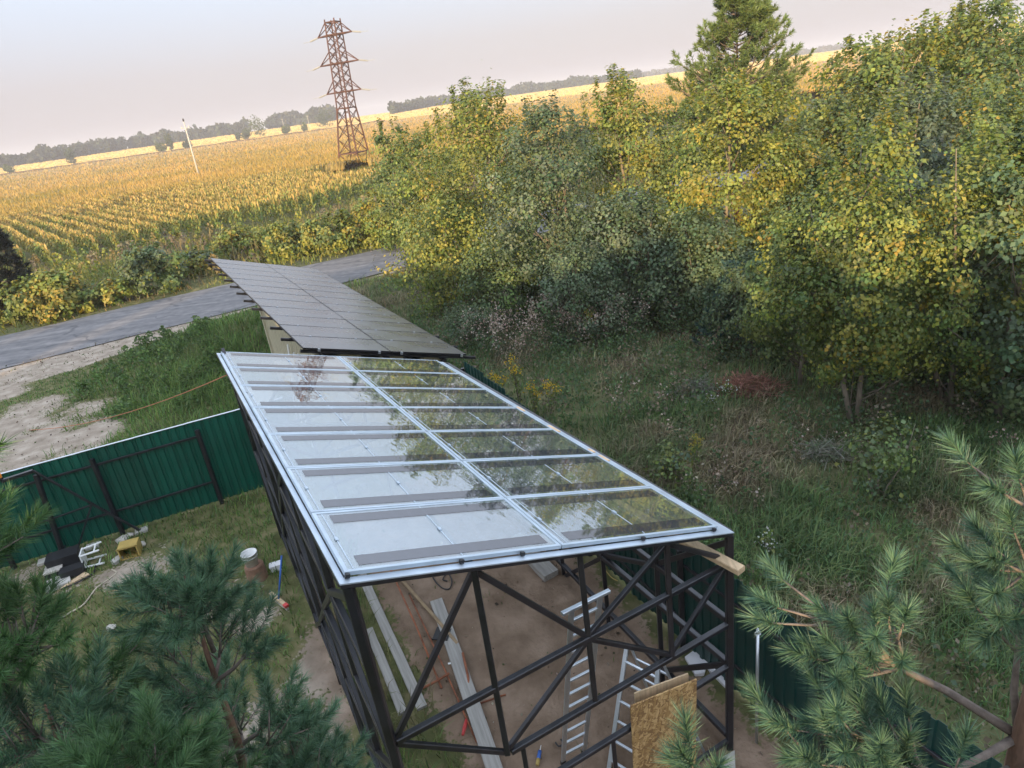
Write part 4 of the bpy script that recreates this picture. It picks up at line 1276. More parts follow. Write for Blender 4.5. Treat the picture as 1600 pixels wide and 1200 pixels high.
# ------------------------------------------------------------------ power pylon and utility pole
def build_pylon():
    D = math.hypot(19.55, 109.3) * 1.0
    base = at_d((556, 262), D); base[2] = 0
    topc = at_d((522, 36), D)
    H = 20.2
    t = thing('power_pylon', 'rusty lattice power pylon rising out of the corn field', 'pylon', base)
    lean = (topc - base); lean[2] = 0; lean = lean * .85
    ang = rad(-24)
    def hw(z): return 1.85 + (1.0 - 1.85) * z / 9 if z < 9 else 1.0 + (.78 - 1.0) * (z - 9) / 12
    def cor(i, z):
        a = ang + math.pi / 4 + i * math.pi / 2
        w = hw(z) * 1.414
        return np.array([w * math.cos(a), w * math.sin(a), z]) + lean * z / H
    for i in range(4):
        mb = MB(); mb.bar(cor(i, -.3), cor(i, 9), .22); mb.bar(cor(i, 9), cor(i, H + .5), .17); mb.build('leg', MT['pylon'], t)
    mb = MB()
    zs = [0.6, 2.7, 4.8, 6.8, 8.7, 10.2, 11.6, 13.0, 14.2, 15.4, 16.7, 17.8, 18.9, 20.2]
    for z0, z1 in zip(zs[:-1], zs[1:]):
        for i in range(4):
            j = (i + 1) % 4
            mb.bar(cor(i, z0), cor(j, z1), .085); mb.bar(cor(j, z0), cor(i, z1), .085)
    for z in (2.7, 9, 11.2, 15.0, 18.7, 20.3):
        for i in range(4): mb.bar(cor(i, z), cor((i + 1) % 4, z), .16)
    mb.build('bracing', MT['pylon'], t)
    ax = np.array([math.cos(ang), math.sin(ang), 0])
    for z, ln, sidew in ((18.7, 2.9, 1), (15.0, 3.3, 1), (11.2, 3.0, 1)):
        c = lean * z / H + np.array([0, 0, z])
        mb = MB()
        for s_ in (-1, 1):
            tip = c + ax * s_ * ln
            for k in (-1, 1):
                side = np.array([-ax[1], ax[0], 0]) * k * hw(z) * .9
                mb.bar(c + side + ax * s_ * hw(z) * .9, tip, .17)
                mb.bar(c + side + ax * s_ * hw(z) * .9 + np.array([0, 0, 1.6]), tip, .11)
                mb.bar(c + side, c + side + ax * s_ * hw(z), .17)
        arm = mb.build('cross_arm', MT['pylon'], t)
        for s_ in (-1, 1):
            tip = c + ax * s_ * ln
            mb = MB(); pts = []; rs = []
            for k in range(15):
                pts.append(tip + ax * s_ * (.1 + k * .1) + np.array([0, 0, -.02 * k])); rs.append(.14 if k % 2 else .06)
            mb.tube(pts, rs, 8); mb.build('insulator_string', MT['insulator'], arm)
            mb = MB(); e_ = pts[-1]
            mb.tube([e_, e_ + ax * s_ * .5, e_ + ax * s_ * 1.2 - np.array([0, 0, .05])], .03, 5); mb.build('wire_end', MT['insulator'], arm)
build_pylon()

def build_pole():
    D = math.hypot(49.67, 126.47)
    b_ = at_d((316, 292), D); b_[2] = 0
    tp = at_d((287, 190), D)
    t = thing('utility_pole', 'slender pale concrete pole standing in the corn field', 'pole', b_)
    lean = tp - b_
    mb = MB(); mb.tube([np.array([0, 0, -.2]), lean * .5, lean], [.19, .16, .12], 8); mb.build('shaft', MT['concrete'], t, True)
    mb = MB(); mb.bar(lean * .9 + [-.8, .2, 0], lean * .9 + [.8, -.2, 0], .12); arm = mb.build('cross_arm', MT['insulator'], t)
    for s_ in (-.7, .7):
        mb = MB(); mb.tube([lean * .9 + [s_, -s_ * .25, .05], lean * .9 + [s_, -s_ * .25, .35]], [.1, .07], 7); mb.build('insulator', MT['insulator'], arm)
    mb = MB(); mb.tube([lean, lean + [0, 0, .2], lean + [0, 0, .5]], [.06, .16, .1], 7); mb.build('top_insulator', MT['cable'], t)
build_pole()

# ------------------------------------------------------------------ broadleaf trees
def tree_at(px, D, wpx, label, palette, name='broadleaf_tree', n=9000, leaf=None, base_f=.1, shape='round', weights=None, yellow=0., stems=1, cat='tree', shoots=8, hscale=1., group=None):
    tp = at_d(px, D)
    z0 = float(gz(tp[0], tp[1]))
    h = (tp[2] - z0) * hscale
    rr = .92 * wpx / 2 * math.sqrt(D * D + (CAM_Z - h * .6) ** 2) / F_PX
    if leaf is None: leaf = max(.085, .0042 * D)
    return deciduous(name, label, (tp[0], tp[1], z0), h, rr, n, leaf, palette, base_f, shape, cat, group, stems, weights, yellow, shoots)

Y, Mg, Dg, Sg = GREEN_Y, GREEN_M, GREEN_D, GREEN_S
GR = 'broadleaf trees beyond the meadow'
# nearest at the right
tree_at((1385, 172), 15.6, 225, 'large yellowing tree with bare leaning stem at the right meadow edge', Mg + Y, n=13500, leaf=.095, base_f=.18, shape='ovoid', yellow=.06, stems=2, group=GR)
tree_at((1262, 300), 17.2, 170, 'smaller green tree with thin bent trunk left of the large yellowing tree', Mg, n=8000, leaf=.10, base_f=.22, yellow=.04, group=GR)
tree_at((1560, 158), 17.2, 175, 'tall yellow-topped tree at the right picture edge', Mg + Y, n=10000, leaf=.095, base_f=.06, shape='ovoid', yellow=.05, stems=2, group=GR)
tree_at((1640, 190), 17.0, 220, 'dark green tree cut by the right picture edge', Dg, n=9000, leaf=.11, base_f=.02, group=GR)
tree_at((1480, 330), 19.5, 200, 'shaded green tree filling the gap between the two right trees', Dg + Mg, n=8000, leaf=.11, base_f=.0, group=GR)
# middle of the grove
tree_at((1140, 112), 25.0, 205, 'bright yellow-green rounded tree below the lone pine', Y, n=14000, leaf=.115, base_f=.12, yellow=.08, group=GR)
tree_at((1235, 200), 26.0, 150, 'yellow-green tree right of the tree below the pine', Y + Mg, n=8000, leaf=.115, base_f=.1, yellow=.06, group=GR)
tree_at((968, 118), 28.0, 185, 'tall pointed yellow-green tree in the middle of the grove', Mg + Y, n=12000, leaf=.12, base_f=.1, shape='ovoid', yellow=.06, group=GR)
tree_at((1052, 160), 30.0, 110, 'narrow green tree between the pointed tree and the round one', Mg, n=6000, leaf=.125, group=GR)
tree_at((748, 135), 29.5, 215, 'broad yellow-green tree with tall wispy top shoots', Y + Mg, n=14000, leaf=.12, base_f=.08, yellow=.07, shoots=16, group=GR)
tree_at((845, 160), 24.0, 215, 'large blue-green shaded tree in front of the grove', Dg + Sg, n=13000, leaf=.11, base_f=.06, shape='ovoid', group=GR)
tree_at((655, 205), 33.5, 150, 'yellow-green tree left of the tree with wispy shoots', Mg + Y, n=9000, leaf=.13, base_f=.05, yellow=.05, group=GR)
tree_at((606, 190), 41.0, 105, 'small green tree nearest the pylon at the road side', Mg, n=7000, leaf=.15, base_f=.04, group=GR)
tree_at((690, 300), 27.0, 190, 'low green tree over the weeds at the left end of the grove', Mg + Y, n=9000, leaf=.115, base_f=.02, stems=2, group=GR)
tree_at((985, 300), 22.5, 200, 'low shaded tree with a trunk gap at the meadow edge', Dg + Sg, n=11000, leaf=.105, base_f=.05, stems=2, group=GR)
tree_at((1095, 330), 21.5, 160, 'dark round shrub-like tree under the bright round tree', Dg, n=8000, leaf=.105, base_f=.03, stems=2, group=GR)
tree_at((900, 380), 20.5, 150, 'low grey-green bush at the front of the grove', Dg + Sg, name='bush', n=6500, leaf=.095, base_f=.0, stems=3, cat='bush', group='bushes at the grove front')
tree_at((775, 385), 23.5, 150, 'low green bush with bare stems left of the grey-green bush', Mg + Dg, name='bush', n=7000, leaf=.10, base_f=.02, stems=3, cat='bush', group='bushes at the grove front')
tree_at((1185, 400), 18.8, 130, 'dark bush in the hollow left of the bent trunk', Dg, name='bush', n=5500, leaf=.10, base_f=.0, stems=3, cat='bush', group='bushes at the grove front')
tree_at((1410, 470), 18.5, 170, 'dark undergrowth bush behind the leaning stem', Dg, name='bush', n=5500, leaf=.10, base_f=.0, stems=3, cat='bush', group='bushes at the grove front')
tree_at((1575, 430), 18.5, 190, 'dark undergrowth bush at the right picture edge', Dg, name='bush', n=6500, leaf=.10, base_f=.0, stems=3, cat='bush', group='bushes at the grove front')
# high wood at the upper right
GW = 'tall wood at the upper right'
for px, D, w, lab, pl in (((1350, 62), 36, 150, 'leftmost tall tree of the upper right wood against the sky', Mg + Y), ((1420, 40), 34, 170, 'second tall tree of the upper right wood from the left', Y + Mg),
                      ((1490, 12), 38, 170, 'highest yellowish tree of the upper right wood', Y), ((1560, -8), 36, 180, 'tall tree of the upper right wood below the picture corner', Mg + Y),
                      ((1620, 20), 32, 190, 'tall tree of the upper right wood cut by the picture edge', Mg), ((1440, 118), 24, 150, 'grey-green willow-like tree in front of the upper right wood', Sg),
                      ((1330, 140), 29, 160, 'green tree at the foot of the upper right wood', Mg + Dg), ((1560, 110), 26, 180, 'shadowy tree behind the yellow-topped right tree', Dg + Mg), ((1285, 190), 31, 110, 'slim green tree just right of the lone pine', Mg)):
    tree_at(px, D, w, lab, pl, n=9000, leaf=max(.12, .0047 * D), base_f=.05, group=GW, yellow=.04)

# young shrubs in the meadow and at its border
tree_at((1385, 640), 13.0, 95, 'small green sapling shrub in front of the large yellowing tree', Mg + Dg, name='bush', n=900, leaf=.10, base_f=.0, stems=3, cat='bush', shoots=0)
tree_at((1045, 700), 12.4, 70, 'low leafy weed bush beside the right edge of the glass roof', Mg + Dg, name='bush', n=500, leaf=.09, base_f=.0, stems=3, cat='bush', shoots=0)
tree_at((735, 480), 22.0, 120, 'feathery grey-green weed bush right of the dark solar panels', Sg + Dg, name='bush', n=5000, leaf=.06, base_f=.0, stems=4, cat='bush', shoots=6)

# bushes on the far side of the road
RBG = 'bushes on the far side of the road'
for px, bot, w, lab, pl, yl in (((225, 383), (225, 462), 88, 'round dark green bush beside the road, tallest of the roadside bushes', Mg + Dg, .05), ((78, 428), (78, 497), 90, 'pale yellow bush at the left end of the road', Y, .2),
                           ((125, 448), (130, 500), 70, 'low yellow bush between pale yellow bush and round bush', Y + Mg, .12), ((365, 358), (365, 405), 85, 'yellow-green bush just behind the far corner of the dark panels', Y, .1),
                           ((440, 352), (440, 402), 90, 'low bush behind the back edge of the dark panels', Y + Mg, .05), ((510, 335), (515, 392), 100, 'yellow-green bush above the visible road end', Y + Mg, .05),
                           ((575, 300), (590, 380), 95, 'bright yellow bush below the pylon', Y, .25), ((30, 440), (20, 505), 80, 'yellowish bush under the dark spruce', Y + Mg, .15), ((610, 320), (620, 375), 70, 'green bush where the road meets the grove', Mg, .03), ((300, 395), (300, 432), 60, 'low dry bush left of the panel corner', Y + Sg, .1), ((170, 440), (175, 484), 60, 'low yellow-green bush touching the round dark bush', Y, .1)):
    g_ = ground(bot); D = float(np.hypot(g_[0], g_[1]))
    yr = road_far(g_[0]) + 1.2
    if g_[1] < yr: D *= yr / g_[1] * 1.02
    tree_at(px, D, w, lab, pl, name='bush', n=3200, leaf=.19, base_f=.0, stems=3, cat='bush', yellow=yl, shoots=5, group=RBG)

# ------------------------------------------------------------------ conifers farther off
def far_conifer(name, label, px, D, wpx, palette, pinelike=True, n_br=60, base_z=None):
    tp = at_d(px, D); z0 = float(gz(tp[0], tp[1])); h = tp[2] - z0
    base = np.array([tp[0], tp[1], z0])
    R = wpx / 2 * D / F_PX
    trunk = [base + [0, 0, -.1], base + [0, 0, h * .5], tp]
    brs = []
    for k in range(n_br):
        q = random.uniform(.28 if pinelike else .05, .985)
        a = random.random() * 6.283
        rad_ = R * (min(1, (1 - q) * 2.6) ** .75 if pinelike else (1 - q) * 1.05) * random.uniform(.7, 1.1) + .12
        p0 = base + np.array([0, 0, h * q])
        out = np.array([math.cos(a), math.sin(a), 0])
        rise = (.45 if pinelike else -.12) * rad_
        p1 = p0 + out * rad_ * .55 + np.array([0, 0, rise * .3]); p2 = p0 + out * rad_ + np.array([0, 0, rise])
        brs.append(dict(pts=[p0, p1, p2], r=.03, n=8, tw=.35 if pinelike else .25))
    return pine(name, label, base, brs, trunk, max(.06, h * .012), nlen=max(.12, D * .0062), per=46, palette=palette, width=max(.006, D * .00055), slen=.34)
PINE_LIT = [(.12, .17, .055), (.15, .20, .06), (.09, .14, .05)]
far_conifer('pine_tree', 'lone pine rising above the grove against the sky', (1152, -14), 34., 150, PINE_LIT, True, 240)
far_conifer('spruce_tree', 'dark spruce at the left picture edge beside the road', (-28, 345), 45., 62, [(.012, .022, .020), (.018, .028, .022)], False, 90)
far_conifer('young_pine', 'small blue-green young pine in the shade left of the bent trunk', (1155, 420), 19.5, 110, [(.035, .085, .075), (.045, .10, .08)], False, 46)

# ------------------------------------------------------------------ corn field (uncountable: stuff)
CB_X = np.array([-400., -60, -34, -28, -21, -15, -9, -4, 40, 400])
CB_Y = np.array([-60., 31, 49, 52, 56, 60, 68, 95, 125, 180])
def corn_near(x): return np.interp(x, CB_X, CB_Y)
CORN_T = [(.42, .295, .09), (.35, .265, .08), (.47, .34, .12), (.30, .25, .07)]
CORN_G = [(.13, .19, .045), (.19, .225, .05), (.26, .245, .055)]
def build_corn():
    rd = np.array([-.618, .786]); cd = np.array([.786, .618])
    DM = 112.
    us = np.arange(-60, 200, .17); vs_ = np.arange(-60, 140, 1.5)
    U, Vv = np.meshgrid(us, vs_)
    x = (rd[0] * U + cd[0] * Vv + rng.normal(size=U.shape) * .06).ravel(); y = (rd[1] * U + cd[1] * Vv + rng.normal(size=U.shape) * .05).ravel()
    D = np.hypot(x, y); az = np.degrees(np.arctan2(x, y))
    wl = sstep((105 - D) / 60)
    keep = (y > corn_near(x) + (fbm(x, y, 6) - .5) * 4) & (D < DM) & (az > -45) & (az < 0) & (rng.random(len(x)) < np.clip(1.3 - D / 180, .4, 1))
    # gaps and the clearing round the pylon foot
    keep &= np.hypot((x + 17.0 + (y - 98) * .17) / 5.0, (y - 97) / 17.) > .75 + .5 * fbm(x, y, 3)
    keep &= ~((fbm(x + 50, y, 7) > .72) & (D > 80))
    x, y, D = x[keep], y[keep], D[keep]
    n = len(x)
    hgt = (1.75 + .5 * fbm(x, y, 9) + rng.normal(size=n) * .07)
    P = np.stack([x, y, np.zeros(n)], 1)
    green = np.clip(fbm(x, y, 14) * 1.5 - .35 + .40 * sstep((corn_near(x) + 16 - y) / 14), 0, 1)
    VV = []; TT = []; CC = []; off = 0
    def push(V4, C):
        nonlocal off
        V, T = quads_to_tris(V4); VV.append(V); TT.append(T + off); CC.append(np.repeat(C, 4, 0)); off += len(V)
    # leaves: arching strips
    for k in range(5):
        a = rng.random(n) * 6.283; o = np.stack([np.cos(a), np.sin(a), np.zeros(n)], 1); s = np.stack([-np.sin(a), np.cos(a), np.zeros(n)], 1)
        q = .26 + .14 * k + rng.random(n) * .1
        z0 = (hgt * q)[:, None] * np.array([0, 0, 1.]); ln = (.20 + .16 * rng.random(n))[:, None]
        w = (.045 + .0006 * D)[:, None]
        b = P + z0; m_ = b + o * ln * .6 + np.array([0, 0, .28]); t_ = b + o * ln + np.array([0, 0, .12])
        mixk = np.clip(green * 1.1 + (.75 - q) * .75 + (rng.random(n) - .5) * .5, 0, 1)[:, None]
        C = pal(n, CORN_T, .2) * (1 - mixk) + pal(n, CORN_G, .2) * mixk
        push(np.stack([b - s * w * .5, b + s * w * .5, m_ + s * w, m_ - s * w], 1), C)
        push(np.stack([m_ - s * w, m_ + s * w, t_ + s * w * .2, t_ - s * w * .2], 1), C)
    # stalk with tassel: a narrow kite, twice crossed
    for k in range(1):
        a = rng.random(n) * 3.14 + k * 1.57; s = np.stack([np.cos(a), np.sin(a), np.zeros(n)], 1)
        w = (.035 + .0007 * D)[:, None]
        b = P + np.array([0, 0, 1.]) * (hgt * .82)[:, None]; m_ = P + np.array([0, 0, 1.]) * (hgt * .98)[:, None]; t_ = P + np.array([0, 0, 1.]) * (hgt * 1.08)[:, None]
        C = pal(n, CORN_T, .22)
        push(np.stack([b - s * w * .3, m_ - s * w, t_, m_ + s * w], 1), C)
    V = np.concatenate(VV); T = np.concatenate(TT); C = np.concatenate(CC)
    # beyond: an uneven canopy of tassels as a jagged relief
    naz = 1150; nr = 86
    azs = np.radians(np.linspace(-46, 38, naz)); inv = np.linspace(1 / 104., 1 / 575., nr); rs = 1 / inv
    A, Rr = np.meshgrid(azs, rs)
    Rr = Rr * (1 + rng.normal(size=Rr.shape) * .0022 * 1.2); A = A + rng.normal(size=A.shape) * .00025
    X = Rr * np.sin(A); Y_ = Rr * np.cos(A)
    Z = 1.55 + .3 * fbm(X, Y_, 30) + rng.random(X.shape) ** 1.5 * (.25 + Rr * .0009)
    vv = X * cd[0] + Y_ * cd[1]
    far = fbm(X * 1., Y_, 60)
    Z[0, :] = 1.0
    okc = (Y_ > corn_near(X) - 1) & (np.hypot((X + 17.0 + (Y_ - 98) * .17) / 5.0, (Y_ - 97) / 17.) > .45)
    i = np.arange(nr - 1)[:, None] * naz + np.arange(naz - 1)[None, :]
    Q = np.stack([i, i + 1, i + naz + 1, i + naz], -1).reshape(-1, 4)
    okq = okc.ravel()[Q].all(1); Q = Q[okq]
    V2 = np.stack([X, Y_, Z], -1).reshape(-1, 3)
    nn = len(V2)
    g = np.clip((fbm(X, Y_, 25) - .5) * 1.6 + .18 + .25 * sstep((230 - Rr) / 90), 0, .8).ravel()[:, None]
    C2 = pal(nn, [(.45, .29, .08), (.39, .26, .07), (.50, .33, .105)], .14) * (1 - g) + pal(nn, [(.24, .20, .035), (.32, .23, .04)], .15) * g
    T2 = np.concatenate([Q[:, [0, 1, 2]], Q[:, [0, 2, 3]]], 0) + len(V)
    def tufts(Pb, hgt_, wid, C_):
        m_ = len(Pb); a = rng.random(m_) * 3.1416; sd_ = np.stack([np.cos(a), np.sin(a), np.zeros(m_)], 1) * wid[:, None]
        Vt = np.stack([Pb - sd_, Pb + sd_, Pb + np.stack([rng.normal(size=m_) * .15, rng.normal(size=m_) * .15, hgt_], 1)], 1).reshape(-1, 3)
        return Vt, np.arange(m_ * 3).reshape(-1, 3), np.repeat(C_, 3, 0)
    idx = np.unique(Q.ravel())
    Pb = V2[idx].copy(); Pb[:, 2] -= .35; Rb = np.hypot(Pb[:, 0], Pb[:, 1])
    Vt, Tt, Ct = tufts(Pb, .75 + Rb * .0016 * rng.random(len(idx)), Rb * .0009, C2[idx] * 1.0)
    fa = np.radians(rng.uniform(-48, 40, 28000)); fr_ = rng.uniform(588, 930, 28000)
    Pf = np.stack([fr_ * np.sin(fa), fr_ * np.cos(fa), np.interp(fr_, [586, 600, 700, 800, 960], [1.9, 2.1, 4.2, 6.2, 8.2]) - .05], 1)
    Vf, Tf, Cf = tufts(Pf, .5 + .4 * rng.random(28000), np.full(28000, 1.2), pal(28000, [(.64, .43, .14), (.68, .47, .17)], .1))
    tag(link_obj('far_stubble', np_mesh('far_stubble', Vf, Tf, Cf, MT['corn'])), 'pale yellow stubble of the far field below the tree belts', 'stubble', kind='stuff')
    V2 = np.concatenate([V2, Vt]); T2 = np.concatenate([T2, Tt + len(V) + nn]); C2 = np.concatenate([C2, Ct])
    me = np_mesh('corn_field', np.concatenate([V, V2]), np.concatenate([T, T2]), np.concatenate([C, C2]), MT['corn'])
    tag(link_obj('corn_field', me), 'ripe golden corn field stretching from the road verge to the horizon', 'corn', kind='stuff')
build_corn()

# far stubble field rising to the horizon, with the dark ditch line in front
def build_far_field():
    azs = np.radians(np.linspace(-50, 42, 80)); rs = [578, 586, 600, 700, 800, 960, 1300, 2200, 3600]
    zz = [.4, 1.9, 2.1, 4.2, 6.2, 8.2, 9.0, 9.2, 9.0]
    V = [(r_ * math.sin(a), r_ * math.cos(a), z_ ) for r_, z_ in zip(rs, zz) for a in azs]
    k = len(azs)
    Q = [(i*k+j, i*k+j+1, (i+1)*k+j+1, (i+1)*k+j) for i in range(len(rs)-1) for j in range(k-1)]
    me = np_mesh('far_field', np.array(V), np.array(Q), smooth=True)
    me.materials.append(mat('stubble', (.62, .47, .17), .9, var=.14, scale=.02, spec=.1))
    tag(link_obj('far_field', me), kind='structure')
build_far_field()

# ------------------------------------------------------------------ far tree belts
def far_z(r_): return float(np.interp(r_, [560, 600, 700, 800, 960, 1300, 2200], [0, 2.1, 4.2, 6.2, 8.2, 9.0, 9.2]))
FARG = [(.035, .048, .026), (.045, .058, .03), (.03, .042, .026), (.06, .066, .032)]
def crowns(centres, radii, heights, per, size, palette):
    VV = []; CC = []
    for (x, y, z), r_, h_ in zip(centres, radii, heights):
        d = rand_unit(per); d[:, 2] = d[:, 2] * .5 + .5
        P = np.array([x, y, z]) + d * np.array([r_, r_, h_]) * (rng.random((per, 1)) ** .35)
        VV.append(leaf_quads(P, size * (.6 + .8 * rng.random(per)))); CC.append(pal(per, palette, .22) * random.uniform(.75, 1.25))
    V, T = quads_to_tris(np.concatenate(VV)); return V, T, np.repeat(np.concatenate(CC), 4, 0)
def belt(label, pts, depth, hmin, hmax, palette=FARG, per=90):
    """pts: list of (px x, distance, relative height)"""
    cs, rs, hs = [], [], []
    for i in range(len(pts) - 1):
        (x0, d0, h0), (x1, d1, h1) = pts[i], pts[i+1]
        n = max(2, int(abs(x1 - x0) / 4.5))
        for q in np.linspace(0, 1, n, endpoint=False):
            px = x0 + (x1 - x0) * q; D = d0 + (d1 - d0) * q
            d = ray((px, 262 - .1387 * px)); a = math.atan2(d[0], d[1])
            for k in range(depth):
                DD = D + k * 14 + random.uniform(-6, 6); aa = a + random.uniform(-.002, .002)
                h_ = (h0 + (h1 - h0) * q) * random.uniform(hmin, hmax) * .74 * (.7 + .6 * vnoise(px, 2, 14.))
                cs.append((DD * math.sin(aa), DD * math.cos(aa), far_z(DD))); hs.append(h_); rs.append(h_ * random.uniform(.32, .5))
    V, T, C = crowns(cs, rs, hs, per, .0042 * pts[0][1], palette)
    tag(link_obj('tree_belt', np_mesh('tree_belt', V, T, C, MT['farleaf'])), label, 'tree belt', kind='stuff')
def build_ditch():
    azs = np.radians(np.linspace(-50, -7, 120)); V = []
    for a in azs:
        w1 = vnoise(math.degrees(a), 1, .6) * .7
        for r_, z_ in ((575, 1.3), (576, 2.5 + w1), (581, 2.7 + w1), (584, 1.6)): V.append((r_ * math.sin(a), r_ * math.cos(a), z_))
    Q = [(i*4+j, (i+1)*4+j, (i+1)*4+j+1, i*4+j+1) for i in range(len(azs)-1) for j in range(3)]
    me = np_mesh('field_bank', np.array(V), np.array(Q)); me.materials.append(mat('bank', (.13, .085, .04), .95, var=.3, scale=.2, spec=.05))
    tag(link_obj('field_bank', me), kind='structure')
build_ditch()
belt('dark tree belt on the horizon left of the pole', [(-60, 800, .9), (60, 820, 1.), (130, 850, 1.05), (198, 880, 1.1)], 3, 13, 18)
belt('dark tree belt on the horizon behind the utility pole', [(208, 880, .95), (300, 900, 1.0), (330, 900, .95), (372, 900, 1.05), (392, 900, 1.2)], 3, 13, 19)
belt('dark tree belt on the horizon between pole and pylon', [(425, 940, 1.05), (470, 930, 1.1), (500, 900, 1.35), (526, 880, 1.15)], 3, 14, 19)
belt('dark tree belt on the horizon just right of the pylon', [(616, 800, 1.1), (660, 900, 1.0), (700, 1000, .95), (800, 1050, 1.1), (900, 1050, 1.15), (1002, 1050, .95)], 2, 13, 17)
belt('thin pale tree belt on the horizon by the lone pine', [(1000, 1500, .9), (1100, 1600, .8), (1240, 1600, .9), (1320, 1600, .8)], 2, 11, 16, [(.08, .085, .07), (.10, .10, .085)])
for k, (px, D, hpx, wpx, lab) in enumerate(((112, 620, 17, 15, 'lone dark bush at the far field edge at the left'), (265, 600, 22, 10, 'slim tree on the far ditch left of the pole'), (252, 598, 10, 18, 'low dark bush on the far ditch left of the slim tree'), (291, 600, 10, 14, 'yellowish bush on the far ditch just left of the pole'),
                                       (405, 640, 27, 24, 'large round tree on the far ditch between pole and pylon'), (385, 630, 11, 18, 'pale bush beside the large round far tree'), (371, 620, 8, 8, 'tiny bush left of the large round far tree'), (446, 620, 11, 13, 'small bush on the far field right of the large round tree'), (475, 620, 9, 9, 'tiny bush on the far field left of the pylon'), (508, 640, 20, 30, 'pale green round tree on the far field next to the pylon'), (12, 610, 8, 12, 'tiny dark bush at the far left field corner'))):
    d = ray((px, 262 - .1387 * px)); a = math.atan2(d[0], d[1]); mpp = D / F_PX
    t = thing('field_tree', lab, 'tree', (D * math.sin(a), D * math.cos(a), far_z(D) - .3), group='single trees on the far field edge')
    mb = MB(); mb.tube([(0, 0, -.5), (0, 0, hpx * mpp * .6)], [.35, .15], 6); mb.build('trunk', MT['bark'], t)
    hh_ = (hpx + 5) * mpp; ww_ = wpx * mpp / 2
    cs = [(random.uniform(-.45, .45) * ww_, random.uniform(-.4, .4) * ww_, hh_ * random.uniform(.02, .35)) for _ in range(7)]
    V, T, C = crowns(cs, [ww_ * .6] * 7, [hh_ * .62] * 7, 110, .9, [(.06, .085, .03), (.085, .105, .032)] if k % 3 else [(.045, .06, .03), (.06, .08, .035)])
    link_obj('crown', np_mesh('crown', V, T, C, MT['farleaf']), t)
for px, D, h_ in ((444, 700, 11), (483, 720, 10.5)):
    d = ray((px, 262 - .1387 * px)); a = math.atan2(d[0], d[1]); z_ = far_z(D)
    mb = MB(); mb.tube([(0, 0, -.5), (0, 0, h_)], [.2, .15], 6); mb.bar((-1, 0, h_ - .6), (1, 0, h_ - .6), .2)
    o = mb.build('far_pole', MT['concrete']); o.location = (D * math.sin(a), D * math.cos(a), z_)
    tag(o, 'tiny pale pole on the far field ' + ('left of the small bush' if px < 460 else 'nearer the pylon'), 'pole', 'far poles')

# ------------------------------------------------------------------ grass, weeds, meadow (stuff)
def scatter(n, x0, x1, y0, y1):
    x = rng.uniform(x0, x1, n); y = rng.uniform(y0, y1, n); return x, y
def sl(x, y):
    return (x - FL[0]) * HH[0] + (y - FL[1]) * HH[1], (x - FL[0]) * EE[0] + (y - FL[1]) * EE[1]
def zxy(x, y): return np.stack([x, y, gz(x, y) - .02], 1)
def in_shed(x, y):
    q = np.stack([x - DO[0], y - DO[1]], -1); a = q[..., 0] * _h2[0] + q[..., 1] * _h2[1]; b_ = q[..., 0] * DN[0] + q[..., 1] * DN[1]
    return (a > -.1) & (a < 3.8) & (b_ > 0) & (b_ < 7)

